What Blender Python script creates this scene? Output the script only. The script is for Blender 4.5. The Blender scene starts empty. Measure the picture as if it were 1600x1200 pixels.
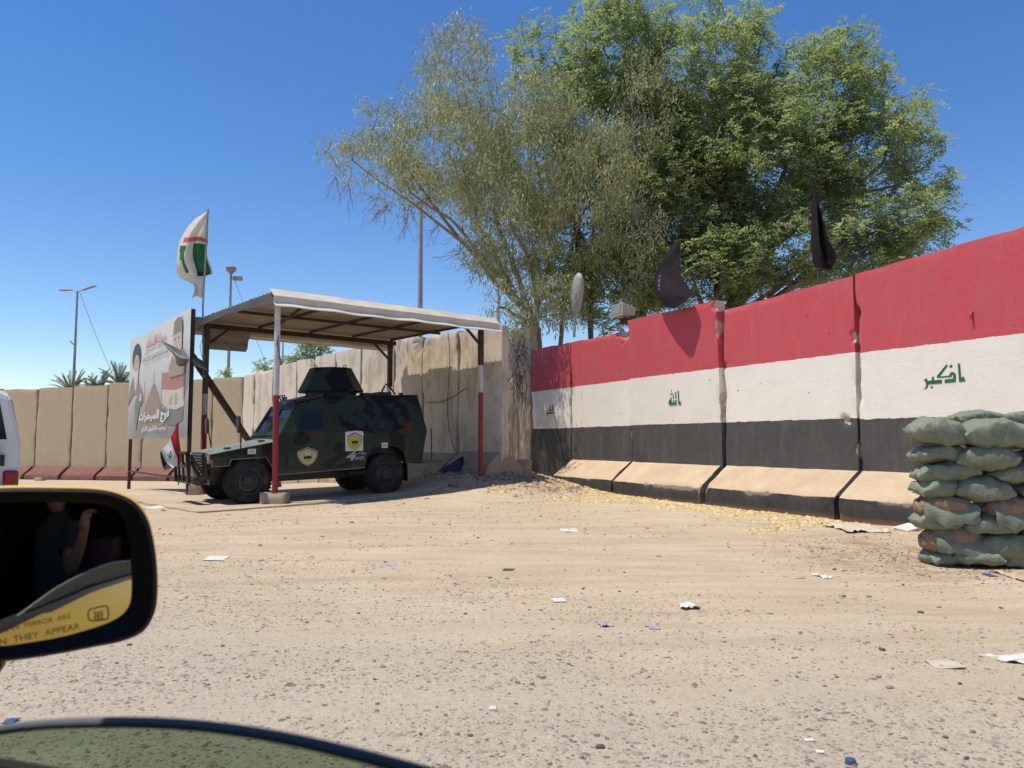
import bpy, bmesh, math, random
import numpy as np
from mathutils import Vector, Matrix

random.seed(7)
rng = np.random.default_rng(7)
R = math.radians
scene = bpy.context.scene
COL = scene.collection

# ------------------------------------------------------------------ camera
FPX, EYE = 1202.0, 1.17                 # focal length in pixels of the 1600 px wide frame, eye height
PITCH = math.atan(90 / FPX)
cam_d = bpy.data.cameras.new('camera')
cam_d.sensor_width = 36.0
cam_d.lens = FPX / 1600 * 36.0
cam_d.clip_start = 0.02
cam_d.clip_end = 2000
cam_d.dof.use_dof = True
cam_d.dof.focus_distance = 15.0
cam_d.dof.aperture_fstop = 7.5
cam = bpy.data.objects.new('camera', cam_d)
COL.objects.link(cam)
cam.location = (0, 0, EYE)
cam.rotation_euler = (math.pi / 2 + PITCH, 0, 0)
scene.camera = cam

# ------------------------------------------------------------------ sky and sun
SUN_EL, SUN_TRAVEL = 70.5, 14.0         # elevation; direction the light travels, degrees from +X
world = bpy.data.worlds.new('World')
scene.world = world
world.use_nodes = True
wn = world.node_tree.nodes
sky = wn.new('ShaderNodeTexSky')
sky.sky_type = 'NISHITA'
sky.sun_disc = False
sky.sun_elevation = R(SUN_EL)
sx, sy = -math.cos(R(SUN_TRAVEL)), -math.sin(R(SUN_TRAVEL))   # towards the sun
sky.sun_rotation = math.atan2(sx, sy)
sky.air_density = 1.0
sky.dust_density = 0.0
sky.ozone_density = 2.0
wn['Background'].inputs[1].default_value = 0.143
hs = wn.new('ShaderNodeHueSaturation')
hs.inputs['Saturation'].default_value = 1.29
hs.inputs['Hue'].default_value = 0.507
world.node_tree.links.new(sky.outputs[0], hs.inputs['Color'])
world.node_tree.links.new(hs.outputs[0], wn['Background'].inputs[0])
sun_d = bpy.data.lights.new('sun', 'SUN')
sun_d.energy = 5.0
sun_d.angle = R(0.55)
sun_d.color = (1.0, 0.925, 0.80)
sun = bpy.data.objects.new('sun', sun_d)
COL.objects.link(sun)
sd = Vector((sx * math.cos(R(SUN_EL)), sy * math.cos(R(SUN_EL)), math.sin(R(SUN_EL))))
sun.rotation_euler = sd.to_track_quat('Z', 'Y').to_euler()
sun.location = (-10, 0, 30)
scene.view_settings.view_transform = 'Standard'
scene.view_settings.look = 'None'
scene.view_settings.exposure = 0.08
scene.view_settings.gamma = 1.0
scene.view_settings.use_curve_mapping = False
scene.cycles.max_bounces = 8
scene.cycles.transparent_max_bounces = 8
scene.cycles.use_denoising = True

# ------------------------------------------------------------------ layout helpers (photo measurements -> metres)
CAMP = np.array([0, 0, EYE])
def ray(px, py):
    u = (px - 800) / FPX; v = (600 - py) / FPX
    return np.array([u, math.cos(PITCH) - v * math.sin(PITCH), math.sin(PITCH) + v * math.cos(PITCH)])
def at(px, py, Y):
    r = ray(px, py); return CAMP + r * (Y / r[1])
def on_ground(px, py, z=0.0):
    r = ray(px, py); return CAMP + r * ((z - EYE) / r[2])

def vnoise(P, scale=1.0, seed=0):
    """value noise, P (n,3) -> (n,) in 0..1"""
    P = np.asarray(P, float) * scale + seed * 17.37
    i = np.floor(P).astype(np.int64); f = P - i; f = f * f * (3 - 2 * f)
    def h(a, b, c):
        n = (a * 374761393 + b * 668265263 + c * 2147483647 + seed * 974711) & 0x7fffffff
        n = ((n ^ (n >> 13)) * 1274126177) & 0x7fffffff
        n = n ^ (n >> 16)
        return (n & 0xffff) / 65535.0
    r = 0
    for dx in (0, 1):
        for dy in (0, 1):
            for dz in (0, 1):
                w = (f[:, 0] if dx else 1 - f[:, 0]) * (f[:, 1] if dy else 1 - f[:, 1]) * (f[:, 2] if dz else 1 - f[:, 2])
                r = r + w * h(i[:, 0] + dx, i[:, 1] + dy, i[:, 2] + dz)
    return r
def fbm(P, scale, seed=0, oct=3):
    s = 0; a = .5
    for k in range(oct):
        s = s + a * vnoise(P, scale * 2 ** k, seed + k); a *= .5
    return s / (1 - .5 ** oct)
def sstep(x):
    x = np.clip(x, 0, 1); return x * x * (3 - 2 * x)

def terrain(x, y):
    x = np.asarray(x, float); y = np.asarray(y, float)
    z = -0.36 * sstep((y - 16) / 13) * sstep((-x - 3.5) / 6)
    z = z + 0.5 * np.exp(-((x + .7) / 1.35) ** 2 / 2 - ((y - 19.0) / 1.6) ** 2 / 2)
    z = z + 0.10 * np.exp(-((x + 1.6) / 2.0) ** 2 / 2 - ((y - 17.3) / 2.0) ** 2 / 2)
    return z
def tz(x, y): return float(terrain(x, y))
def grd(px, py):
    """photo pixel -> point on the ground"""
    p = on_ground(px, py)
    for _ in range(6): p = on_ground(px, py, tz(p[0], p[1]))
    return p

# ------------------------------------------------------------------ object helpers
def tag(o, label=None, cat=None, group=None, kind=None):
    if label: o['label'] = label
    if cat: o['category'] = cat
    if group: o['group'] = group
    if kind: o['kind'] = kind
    return o
def empty(name, loc=(0, 0, 0), rz=0, rot=None, label=None, cat=None, group=None):
    o = bpy.data.objects.new(name, None); COL.objects.link(o)
    o.empty_display_size = .1
    o.location = loc
    o.rotation_euler = rot if rot is not None else (0, 0, rz)
    return tag(o, label, cat, group)
def link_mesh(me, name, mat=None, parent=None, smooth=None):
    if mat is not None and len(me.materials) == 0:
        for m in (mat if isinstance(mat, (list, tuple)) else [mat]): me.materials.append(m)
    if smooth is not None:
        me.shade_smooth()
        if smooth < 180: me.set_sharp_from_angle(angle=R(smooth))
    o = bpy.data.objects.new(name, me); COL.objects.link(o)
    if parent: o.parent = parent
    return o
def np_mesh(name, V, F, k):
    """V (n,3), F (m,k) -> mesh"""
    V = np.asarray(V, np.float32); F = np.asarray(F, np.int32)
    me = bpy.data.meshes.new(name)
    me.vertices.add(len(V)); me.vertices.foreach_set('co', V.ravel())
    me.loops.add(F.size); me.loops.foreach_set('vertex_index', F.ravel())
    me.polygons.add(len(F)); me.polygons.foreach_set('loop_start', np.arange(0, F.size, k, dtype=np.int32))
    me.update(calc_edges=True); me.validate()
    return me
def fattr(me, name, vals, domain='POINT'):
    a = me.attributes.new(name, 'FLOAT', domain); a.data.foreach_set('value', np.asarray(vals, np.float32))

class MB:
    def __init__(s): s.v = []; s.f = []; s.mi = []
    def add(s, V, F, mi=0):
        n = len(s.v); s.v.extend([tuple(map(float, p)) for p in V]); s.f.extend([tuple(i + n for i in f) for f in F]); s.mi.extend([mi] * len(F)); return s
    def box(s, c, d, rz=0, M=None, mi=0):
        hx, hy, hz = d[0] / 2, d[1] / 2, d[2] / 2
        V = [Vector((x, y, z)) for x in (-hx, hx) for y in (-hy, hy) for z in (-hz, hz)]
        m = M if M is not None else Matrix.Rotation(rz, 3, 'Z')
        V = [m @ p + Vector(c) for p in V]
        return s.add(V, [(0, 1, 3, 2), (4, 6, 7, 5), (0, 4, 5, 1), (2, 3, 7, 6), (0, 2, 6, 4), (1, 5, 7, 3)], mi)
    def bar(s, a, b, w, h, up=(0, 0, 1), mi=0):
        a = Vector(a); b = Vector(b); x = (b - a); L = x.length; x.normalize()
        u = Vector(up); y = u.cross(x)
        if y.length < 1e-4: y = Vector((0, 1, 0)).cross(x)
        y.normalize(); z = x.cross(y)
        return s.box((a + b) / 2, (L, w, h), M=Matrix((x, y, z)).transposed(), mi=mi)
    def tube(s, pts, rad, n=8, cap=True, mi=0):
        pts = [Vector(p) for p in pts]; m = len(pts)
        rad = rad if isinstance(rad, (list, tuple, np.ndarray)) else [rad] * m
        V = []; F = []; ref = None
        for i, p in enumerate(pts):
            t = (pts[min(i + 1, m - 1)] - pts[max(i - 1, 0)])
            if t.length < 1e-9: t = Vector((0, 0, 1))
            t.normalize()
            if ref is None: ref = Vector((0, 0, 1)) if abs(t.z) < .9 else Vector((1, 0, 0))
            y = t.cross(ref)
            if y.length < 1e-4: y = t.cross(Vector((0, 1, 0)))
            y.normalize(); ref = y.cross(t); z = ref
            for k in range(n):
                a = 2 * math.pi * k / n; V.append(p + (y * math.cos(a) + z * math.sin(a)) * rad[i])
        for i in range(m - 1):
            for k in range(n):
                F.append((i * n + k, i * n + (k + 1) % n, (i + 1) * n + (k + 1) % n, (i + 1) * n + k))
        if cap: F.append(tuple(range(n - 1, -1, -1))); F.append(tuple((m - 1) * n + k for k in range(n)))
        return s.add(V, F, mi)
    def poly(s, P, mi=0): return s.add(P, [tuple(range(len(P)))], mi)
    def prism(s, P, d, mi=0):
        """polygon P (3d points) extruded by vector d"""
        n = len(P); d = Vector(d); V = [Vector(p) for p in P]; V += [p + d for p in V]
        F = [tuple(range(n - 1, -1, -1)), tuple(range(n, 2 * n))] + [(i, (i + 1) % n, n + (i + 1) % n, n + i) for i in range(n)]
        return s.add(V, F, mi)
    def loft(s, rings, cap=(True, True), closed=True, mi=0):
        n = len(rings[0]); V = [p for r in rings for p in r]; F = []
        for i in range(len(rings) - 1):
            for k in range(n if closed else n - 1):
                F.append((i * n + k, i * n + (k + 1) % n, (i + 1) * n + (k + 1) % n, (i + 1) * n + k))
        if cap[0]: F.append(tuple(range(n - 1, -1, -1)))
        if cap[1]: F.append(tuple((len(rings) - 1) * n + k for k in range(n)))
        return s.add(V, F, mi)
    def lathe(s, prof, n=24, c=(0, 0, 0), axis='Z', cap=(True, True), mi=0):
        rings = []
        for r, h in prof:
            ring = []
            for k in range(n):
                a = 2 * math.pi * k / n; x, y = r * math.cos(a), r * math.sin(a)
                p = (x, y, h) if axis == 'Z' else ((x, h, y) if axis == 'Y' else (h, x, y))
                ring.append((p[0] + c[0], p[1] + c[1], p[2] + c[2]))
            rings.append(ring)
        return s.loft(rings, cap, mi=mi)
    def grid(s, G, mi=0):
        G = np.asarray(G); n, m = G.shape[:2]
        F = [(i * m + j, i * m + j + 1, (i + 1) * m + j + 1, (i + 1) * m + j) for i in range(n - 1) for j in range(m - 1)]
        return s.add(G.reshape(-1, 3), F, mi)
    def mesh(s, name, fix=True):
        me = bpy.data.meshes.new(name); me.from_pydata(s.v, [], s.f)
        me.polygons.foreach_set('material_index', s.mi)
        if fix:
            bm = bmesh.new(); bm.from_mesh(me); bmesh.ops.recalc_face_normals(bm, faces=bm.faces); bm.to_mesh(me); bm.free()
        me.update(); return me
    def build(s, name, mat, parent=None, smooth=None, bevel=0, fix=True, seg=1):
        me = s.mesh(name, fix)
        if bevel:
            bm = bmesh.new(); bm.from_mesh(me)
            ed = [e for e in bm.edges if len(e.link_faces) == 2 and e.calc_face_angle(0) > .5]
            bmesh.ops.bevel(bm, geom=ed, offset=bevel, segments=seg, affect='EDGES', clamp_overlap=True)
            bm.to_mesh(me); bm.free()
        return link_mesh(me, name, mat, parent, smooth)

def crspline(P, n):
    """Catmull-Rom through rows of P (k,...) resampled to n"""
    P = np.asarray(P, float); k = len(P); t = np.linspace(0, k - 1, n); i = np.minimum(t.astype(int), k - 2); f = t - i
    g = lambda j: P[np.clip(j, 0, k - 1)]
    f = f.reshape((-1,) + (1,) * (P.ndim - 1))
    p0, p1, p2, p3 = g(i - 1), g(i), g(i + 1), g(i + 2)
    p0 = np.where((i == 0).reshape(f.shape), 2 * p1 - p2, p0); p3 = np.where((i + 2 > k - 1).reshape(f.shape), 2 * p2 - p1, p3)
    return .5 * ((2 * p1) + (-p0 + p2) * f + (2 * p0 - 5 * p1 + 4 * p2 - p3) * f ** 2 + (-p0 + 3 * p1 - 3 * p2 + p3) * f ** 3)

# ------------------------------------------------------------------ materials
def srgb(r, g, b):
    f = lambda c: (c / 255 / 12.92) if c / 255 <= .04045 else ((c / 255 + .055) / 1.055) ** 2.4
    return (f(r), f(g), f(b))
class NT:
    """small node-graph helper"""
    def __init__(s, name):
        s.m = bpy.data.materials.new(name); s.m.use_nodes = True; s.t = s.m.node_tree; s.n = s.t.nodes; s.b = s.n['Principled BSDF']
        s.tc = None
    def new(s, typ, **kw):
        n = s.n.new(typ)
        for k, v in kw.items(): setattr(n, k, v)
        return n
    def set(s, sock, v):
        if hasattr(v, 'is_linked') or isinstance(v, bpy.types.NodeSocket): s.t.links.new(v, sock)
        elif isinstance(v, (tuple, list)) and len(v) == 3 and sock.type == 'RGBA': sock.default_value = (*v, 1)
        else: sock.default_value = v
    def coord(s, which='Object'):
        if s.tc is None: s.tc = s.new('ShaderNodeTexCoord')
        return s.tc.outputs[which]
    def pos(s):
        g = s.new('ShaderNodeNewGeometry'); return g.outputs['Position']
    def mapping(s, v, scale=(1, 1, 1), rot=(0, 0, 0), loc=(0, 0, 0)):
        n = s.new('ShaderNodeMapping'); s.set(n.inputs[0], v); n.inputs['Scale'].default_value = scale; n.inputs['Rotation'].default_value = rot; n.inputs['Location'].default_value = loc
        return n.outputs[0]
    def noise(s, v, scale, detail=5, rough=.55, dist=0, out='Fac'):
        n = s.new('ShaderNodeTexNoise'); s.set(n.inputs['Vector'], v); n.inputs['Scale'].default_value = scale; n.inputs['Detail'].default_value = detail
        n.inputs['Roughness'].default_value = rough; n.inputs['Distortion'].default_value = dist; return n.outputs[out]
    def voro(s, v, scale, feature='F1', out='Distance', rand=1):
        n = s.new('ShaderNodeTexVoronoi', feature=feature); s.set(n.inputs['Vector'], v); n.inputs['Scale'].default_value = scale; n.inputs['Randomness'].default_value = rand
        return n.outputs[out]
    def ramp(s, f, stops, interp='LINEAR'):
        n = s.new('ShaderNodeValToRGB'); n.color_ramp.interpolation = interp
        e = n.color_ramp.elements
        while len(e) < len(stops): e.new(.5)
        for i, (p, c) in enumerate(stops):
            e[i].position = p; e[i].color = (*c, 1) if isinstance(c, (tuple, list)) else (c, c, c, 1)
        s.set(n.inputs[0], f); return n.outputs[0]
    def mix(s, f, a, b, mode='MIX'):
        n = s.new('ShaderNodeMix', data_type='RGBA', blend_type=mode); s.set(n.inputs[0], f); s.set(n.inputs[6], a); s.set(n.inputs[7], b); return n.outputs[2]
    def math(s, op, a, b=0.0, c=0.0, clamp=False):
        n = s.new('ShaderNodeMath', operation=op, use_clamp=clamp); s.set(n.inputs[0], a); s.set(n.inputs[1], b); s.set(n.inputs[2], c); return n.outputs[0]
    def sep(s, v):
        n = s.new('ShaderNodeSeparateXYZ'); s.set(n.inputs[0], v); return n.outputs
    def attr(s, name):
        n = s.new('ShaderNodeAttribute'); n.attribute_name = name; return n.outputs['Fac']
    def rnd(s): return s.new('ShaderNodeObjectInfo').outputs['Random']
    def bump(s, h, strength=.3, dist=.02, normal=None):
        n = s.new('ShaderNodeBump'); n.inputs['Strength'].default_value = strength; n.inputs['Distance'].default_value = dist; s.set(n.inputs['Height'], h)
        if normal is not None: s.set(n.inputs['Normal'], normal)
        return n.outputs[0]
    def out(s, col=None, rough=None, normal=None, metal=None, spec=None, **kw):
        if col is not None: s.set(s.b.inputs['Base Color'], col)
        if rough is not None: s.set(s.b.inputs['Roughness'], rough)
        if normal is not None: s.set(s.b.inputs['Normal'], normal)
        if metal is not None: s.set(s.b.inputs['Metallic'], metal)
        if spec is not None: s.set(s.b.inputs['Specular IOR Level'], spec)
        for k, v in kw.items(): s.set(s.b.inputs[k], v)
        return s.m
def simple(name, c1, c2=None, scale=6, rough=.7, bump=0., bscale=60, bdist=.004, metal=0., spec=.35, dirt=None, dscale=2.5, dthr=(.5, .7)):
    t = NT(name); v = t.coord()
    c2 = c2 or tuple(x * .75 for x in c1)
    col = t.mix(t.ramp(t.noise(v, scale), [(.3, 0.), (.7, 1.)]), c1, c2)
    if dirt: col = t.mix(t.ramp(t.noise(v, dscale, 7), [(dthr[0], 0.), (dthr[1], 1.)]), col, dirt)
    nm = t.bump(t.noise(v, bscale, 6), bump, bdist) if bump else None
    return t.out(col, rough, nm, metal, spec)

SAND = (.50, .375, .235)
MAT = {}
def concrete_mat(name, c1, c2, stain, streak=.5, paint=None):
    t = NT(name); v = t.coord(); r = t.rnd()
    off = t.new('ShaderNodeVectorMath', operation='ADD'); t.set(off.inputs[0], v)
    rv = t.new('ShaderNodeCombineXYZ'); t.set(rv.inputs[0], t.math('MULTIPLY', r, 37.)); t.set(rv.inputs[2], t.math('MULTIPLY', r, 11.)); t.t.links.new(rv.outputs[0], off.inputs[1])
    v = off.outputs[0]
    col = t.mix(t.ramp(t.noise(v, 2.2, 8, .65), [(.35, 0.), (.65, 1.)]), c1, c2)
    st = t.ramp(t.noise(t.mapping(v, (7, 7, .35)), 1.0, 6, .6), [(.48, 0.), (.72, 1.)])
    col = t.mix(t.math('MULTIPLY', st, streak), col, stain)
    if paint:
        pm = t.ramp(t.noise(t.mapping(v, (1, 1, .45)), 1.3, 9, .68), [(.47, 0.), (.50, 1.)])
        col = t.mix(t.math('MULTIPLY', pm, .75), col, paint)
    fine = t.ramp(t.noise(v, 45, 4), [(.3, .82), (.7, 1.08)])
    col = t.mix(1.0, col, fine, 'MULTIPLY')
    ch = t.attr('chip'); col = t.mix(ch, col, tuple(x * .8 for x in c2))
    pits = t.ramp(t.voro(v, 9), [(.05, 0.), (.09, 1.)])
    nm = t.bump(t.math('ADD', t.noise(v, 25, 8, .7), t.math('MULTIPLY', pits, .5)), .5, .012)
    return t.out(col, .92, nm, spec=.2)
MAT['grey_concrete'] = concrete_mat('aged_concrete', (.62, .53, .41), (.52, .435, .335), (.34, .25, .17), .7, (.68, .60, .49))
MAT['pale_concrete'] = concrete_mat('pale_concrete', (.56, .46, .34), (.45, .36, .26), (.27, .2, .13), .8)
MAT['beige_paint'] = concrete_mat('beige_painted_concrete', (.55, .435, .28), (.52, .41, .265), (.45, .34, .215), .35)
MAT['maroon_paint'] = concrete_mat('maroon_painted_concrete', (.23, .10, .078), (.19, .085, .067), (.3, .2, .15), .4)
MAT['footing_raw'] = concrete_mat('raw_footing_concrete', (.45, .36, .26), (.36, .28, .2), (.22, .16, .11), .5)

def flag_paint():
    t = NT('flag_painted_concrete'); p = t.pos(); v = p
    z = t.sep(p)[2]; r = t.rnd()
    zz = t.math('ADD', z, t.math('MULTIPLY', t.math('SUBTRACT', t.noise(v, 5.5, 6, .7), .5), .06))
    zz = t.math('ADD', zz, t.math('MULTIPLY', t.math('SUBTRACT', r, .5), .03))
    f1 = t.math('GREATER_THAN', zz, 1.53); f2 = t.math('GREATER_THAN', zz, 2.565)
    var = t.ramp(t.noise(v, 1.7, 7, .62), [(.3, 0.), (.7, 1.)])
    red = t.mix(var, (.56, .070, .085), (.49, .095, .10))
    white = t.mix(var, (.84, .78, .69), (.78, .715, .62))
    black = t.mix(var, (.060, .058, .056), (.088, .084, .078))
    col = t.mix(f2, t.mix(f1, black, white), red)
    # dusty film, drips and small chips that bare the concrete
    dust = t.ramp(t.noise(t.mapping(v, (3, 3, .5)), 2.0, 8, .65), [(.5, 0.), (.85, 1.)])
    col = t.mix(t.math('MULTIPLY', dust, .13), col, (.55, .43, .32))
    br = t.ramp(t.noise(t.mapping(v, (1.2, 1.2, 22)), 1.5, 4, .6), [(.35, 0.), (.7, 1.)])
    col = t.mix(t.math('MULTIPLY', br, .14), col, t.mix(1.0, col, (.72, .70, .68), 'MULTIPLY'))
    gr = t.ramp(t.noise(v, 6.0, 8, .75), [(.66, 0.), (.74, 1.)])
    col = t.mix(t.math('MULTIPLY', gr, .3), col, (.32, .25, .19))
    spot = t.ramp(t.voro(v, 3.1), [(.05, 1.), (.065, 0.)])
    col = t.mix(t.math('MULTIPLY', spot, .8), col, (.10, .05, .045))
    ch = t.attr('chip')
    chn = t.ramp(t.math('ADD', ch, t.math('MULTIPLY', t.math('SUBTRACT', t.noise(v, 18, 5), .5), .9)), [(.72, 0.), (.92, 1.)])
    col = t.mix(chn, col, t.mix(t.noise(v, 30, 4), (.42, .32, .23), (.6, .5, .4)))
    nm = t.bump(t.math('ADD', t.noise(v, 22, 9, .72), t.math('MULTIPLY', t.ramp(t.voro(v, 4.2), [(.03, 0.), (.06, 1.)]), .6)), .42, .012)
    return t.out(col, .75, nm, spec=.3)
MAT['flag_paint'] = flag_paint()
def foot_paint():
    """sand-coloured top, black painted front below the edge"""
    t = NT('footing_paint'); v = t.pos(); g = t.new('ShaderNodeNewGeometry')
    nz = t.sep(g.outputs['True Normal'])[2]
    n1 = t.noise(v, 9, 7, .7)
    ontop = t.ramp(t.math('ADD', t.attr('top'), t.math('MULTIPLY', t.math('SUBTRACT', n1, .5), .55)), [(.52, 0.), (.58, 1.)])
    top = t.mix(t.ramp(t.noise(v, 2.5, 6), [(.3, 0.), (.7, 1.)]), (.55, .42, .28), (.46, .335, .215))
    top = t.mix(t.ramp(t.noise(v, 16, 7, .75), [(.56, 0.), (.7, .65)]), top, (.30, .21, .135))
    blk = t.mix(t.ramp(t.noise(v, 3.5, 7, .65), [(.3, 0.), (.75, 1.)]), (.038, .040, .041), (.075, .068, .06))
    blk = t.mix(t.ramp(t.noise(v, 11, 8, .75), [(.64, 0.), (.70, 1.)]), blk, (.33, .26, .19))
    z = t.sep(v)[2]
    low = t.ramp(t.math('ADD', z, t.math('MULTIPLY', n1, .08)), [(.05, 1.), (.12, 0.)])
    blk = t.mix(t.math('MULTIPLY', low, .8), blk, (.20, .10, .05))
    col = t.mix(ontop, blk, top)
    ch = t.attr('chip'); col = t.mix(t.ramp(t.math('ADD', ch, t.math('MULTIPLY', t.math('SUBTRACT', n1, .5), .8)), [(.4, 0.), (.65, 1.)]), col, (.20, .16, .125))
    return t.out(col, .9, t.bump(t.noise(v, 26, 9, .75), .6, .015), spec=.2)
MAT['foot_paint'] = foot_paint()
MAT['green_paint'] = simple('green_letter_paint', (.028, .16, .072), (.02, .10, .05), 8, .7)

def ground_mat():
    t = NT('dusty_ground'); v = t.pos(); x, y, z = t.sep(v)
    big = t.ramp(t.noise(v, .55, 6, .6), [(.3, 0.), (.7, 1.)])
    col = t.mix(big, (.535, .435, .30), (.455, .365, .245))
    # tyre-worn streaks
    stre = t.ramp(t.noise(t.mapping(v, (.5, 3.2, 1), (0, 0, R(-14))), 1.3, 7, .6), [(.42, 0.), (.66, 1.)])
    col = t.mix(t.math('MULTIPLY', stre, .55), col, (.37, .27, .165))
    for off_, wd in ((9.2, .30), (10.6, .30), (7.0, .24)):
        tt = t.math('SUBTRACT', t.math('SUBTRACT', y, t.math('MULTIPLY', x, .17)), off_)
        bd = t.math('MULTIPLY', t.ramp(t.math('DIVIDE', t.math('ABSOLUTE', tt), wd), [(.35, 1.), (1., 0.)]), t.ramp(t.noise(v, 2.6, 6, .7), [(.38, 0.), (.62, .55)]))
        col = t.mix(bd, col, (.36, .27, .175))
    # grey gravelly crust close to the camera
    gn = t.noise(v, .9, 5, .6)
    edge = t.math('ADD', t.math('SUBTRACT', t.math('SUBTRACT', 7.0, y), t.math('MULTIPLY', x, .42)), t.math('MULTIPLY', t.math('SUBTRACT', gn, .5), 5.0))
    crust = t.ramp(t.math('MULTIPLY', edge, .25), [(.2, 0.), (.95, 1.)])
    grey = t.mix(t.ramp(t.noise(v, 14, 8, .75), [(.35, 0.), (.7, 1.)]), (.46, .395, .305), (.37, .315, .245))
    col = t.mix(t.math('MULTIPLY', crust, .85), col, grey)
    fine = t.noise(v, 60, 8, .8)
    col = t.mix(1.0, col, t.ramp(fine, [(.25, .62), (.6, 1.10)]), 'MULTIPLY')
    sp = t.ramp(t.voro(v, 48), [(.08, 1.), (.16, 0.)])
    spm = t.math('MULTIPLY', sp, t.ramp(t.noise(v, 2.3, 4), [(.4, 0.), (.6, .8)]))
    col = t.mix(spm, col, (.17, .13, .105))
    # dark trampled litter beside the walls
    dk = t.ramp(t.noise(v, 1.8, 8, .7), [(.46, 0.), (.62, 1.)])
    mx = t.new('ShaderNodeVectorMath', operation='DISTANCE'); t.set(mx.inputs[0], v); mx.inputs[1].default_value = (1.0, 18.6, .1)
    m1 = t.ramp(mx.outputs['Value'], [(0., 1.), (1., 0.)]); m1 = t.ramp(t.math('DIVIDE', mx.outputs['Value'], 3.4), [(.2, 1.), (1., 0.)])
    mx2 = t.new('ShaderNodeVectorMath', operation='DISTANCE'); t.set(mx2.inputs[0], v); mx2.inputs[1].default_value = (4.3, 8.2, 0)
    m2 = t.ramp(t.math('DIVIDE', mx2.outputs['Value'], 1.9), [(.2, 1.), (1., 0.)])
    col = t.mix(t.math('MULTIPLY', dk, t.math('MAXIMUM', m1, m2)), col, (.20, .14, .095))
    h = t.math('ADD', t.math('MULTIPLY', t.noise(v, 9, 9, .72), 1.0), t.math('MULTIPLY', fine, .35))
    nm = t.bump(h, .55, .03)
    return t.out(col, .95, nm, spec=.15)
MAT['ground'] = ground_mat()
def pad_mat():
    t = NT('dusty_concrete_pad'); v = t.pos()
    col = t.mix(t.ramp(t.noise(v, 1.1, 7, .65), [(.35, 0.), (.65, 1.)]), (.48, .375, .255), (.40, .305, .205))
    col = t.mix(t.ramp(t.noise(v, 3, 8, .7), [(.52, 0.), (.68, .7)]), col, (.33, .25, .17))
    return t.out(col, .9, t.bump(t.noise(v, 18, 8, .7), .4, .012), spec=.2)
MAT['pad'] = pad_mat()

MAT['rust'] = simple('rusty_brown_steel', (.085, .05, .038), (.05, .032, .028), 9, .75, .25, 80, spec=.3)
MAT['dark_steel'] = simple('dark_steel', (.10, .092, .088), (.06, .055, .053), 7, .6, spec=.4)
MAT['galv'] = simple('weathered_galvanised_pole', (.35, .33, .31), (.26, .24, .225), 5, .5, metal=.3)
def post_paint(name, zs, top_rust):
    t = NT(name); v = t.pos(); z = t.sep(v)[2]
    n = t.math('MULTIPLY', t.math('SUBTRACT', t.noise(v, 14, 4), .5), .03); zz = t.math('ADD', z, n)
    red = t.mix(t.ramp(t.noise(v, 7, 6), [(.35, 0.), (.7, 1.)]), (.30, .022, .028), (.22, .02, .026))
    white = t.mix(t.ramp(t.noise(v, 6, 6), [(.35, 0.), (.7, 1.)]), (.55, .54, .52), (.42, .40, .38))
    c = t.mix(t.math('GREATER_THAN', zz, zs), red, white)
    c = t.mix(t.math('GREATER_THAN', zz, top_rust), c, (.09, .06, .05))
    c = t.mix(t.ramp(t.noise(v, 30, 6, .7), [(.64, 0.), (.70, 1.)]), c, (.16, .10, .08))
    return t.out(c, .5, spec=.4)
MAT['post_a'] = post_paint('post_paint_front', 2.03, 9)
MAT['post_b'] = post_paint('post_paint_flag', 1.78, 2.25)
MAT['post_c'] = post_paint('post_paint_rear', -9, 2.6)
MAT['post_d'] = post_paint('post_paint_wall', 2.28, 3.08)
def sheet_mat():
    t = NT('cream_corrugated_sheet'); v = t.coord()
    c = t.mix(t.ramp(t.noise(v, 3, 6, .6), [(.35, 0.), (.7, 1.)]), (.62, .56, .46), (.50, .44, .35))
    c = t.mix(t.ramp(t.noise(t.mapping(v, (.4, 6, 6)), 2, 6), [(.55, 0.), (.75, .6)]), c, (.33, .26, .19))
    return t.out(c, .5, spec=.4)
MAT['sheet'] = sheet_mat()
MAT['sheet_shaded'] = simple('shaded_sheet_underside', (.33, .28, .20), (.25, .21, .155), 4, .7)  # sheet colour darkened below, painting in shade that bounced light washes out
MAT['bezel'] = simple('matt_black_bezel', (.012, .012, .012), (.016, .016, .016), 30, .6, spec=.15)
MAT['sheet_dull'] = simple('dull_sheet', (.30, .26, .21), (.22, .19, .155), 5, .6)
MAT['black_rubber'] = simple('tyre_rubber', (.013, .013, .013), (.022, .021, .02), 20, .8, .15, 120, spec=.25, dirt=(.075, .06, .045), dscale=5, dthr=(.5, .85))
MAT['black_plastic'] = simple('black_plastic', (.014, .014, .015), (.02, .02, .02), 30, .42, spec=.4)
MAT['dark_glass'] = simple('dark_window_glass', (.010, .013, .017), (.016, .02, .025), 3, .14, spec=.3)
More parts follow.
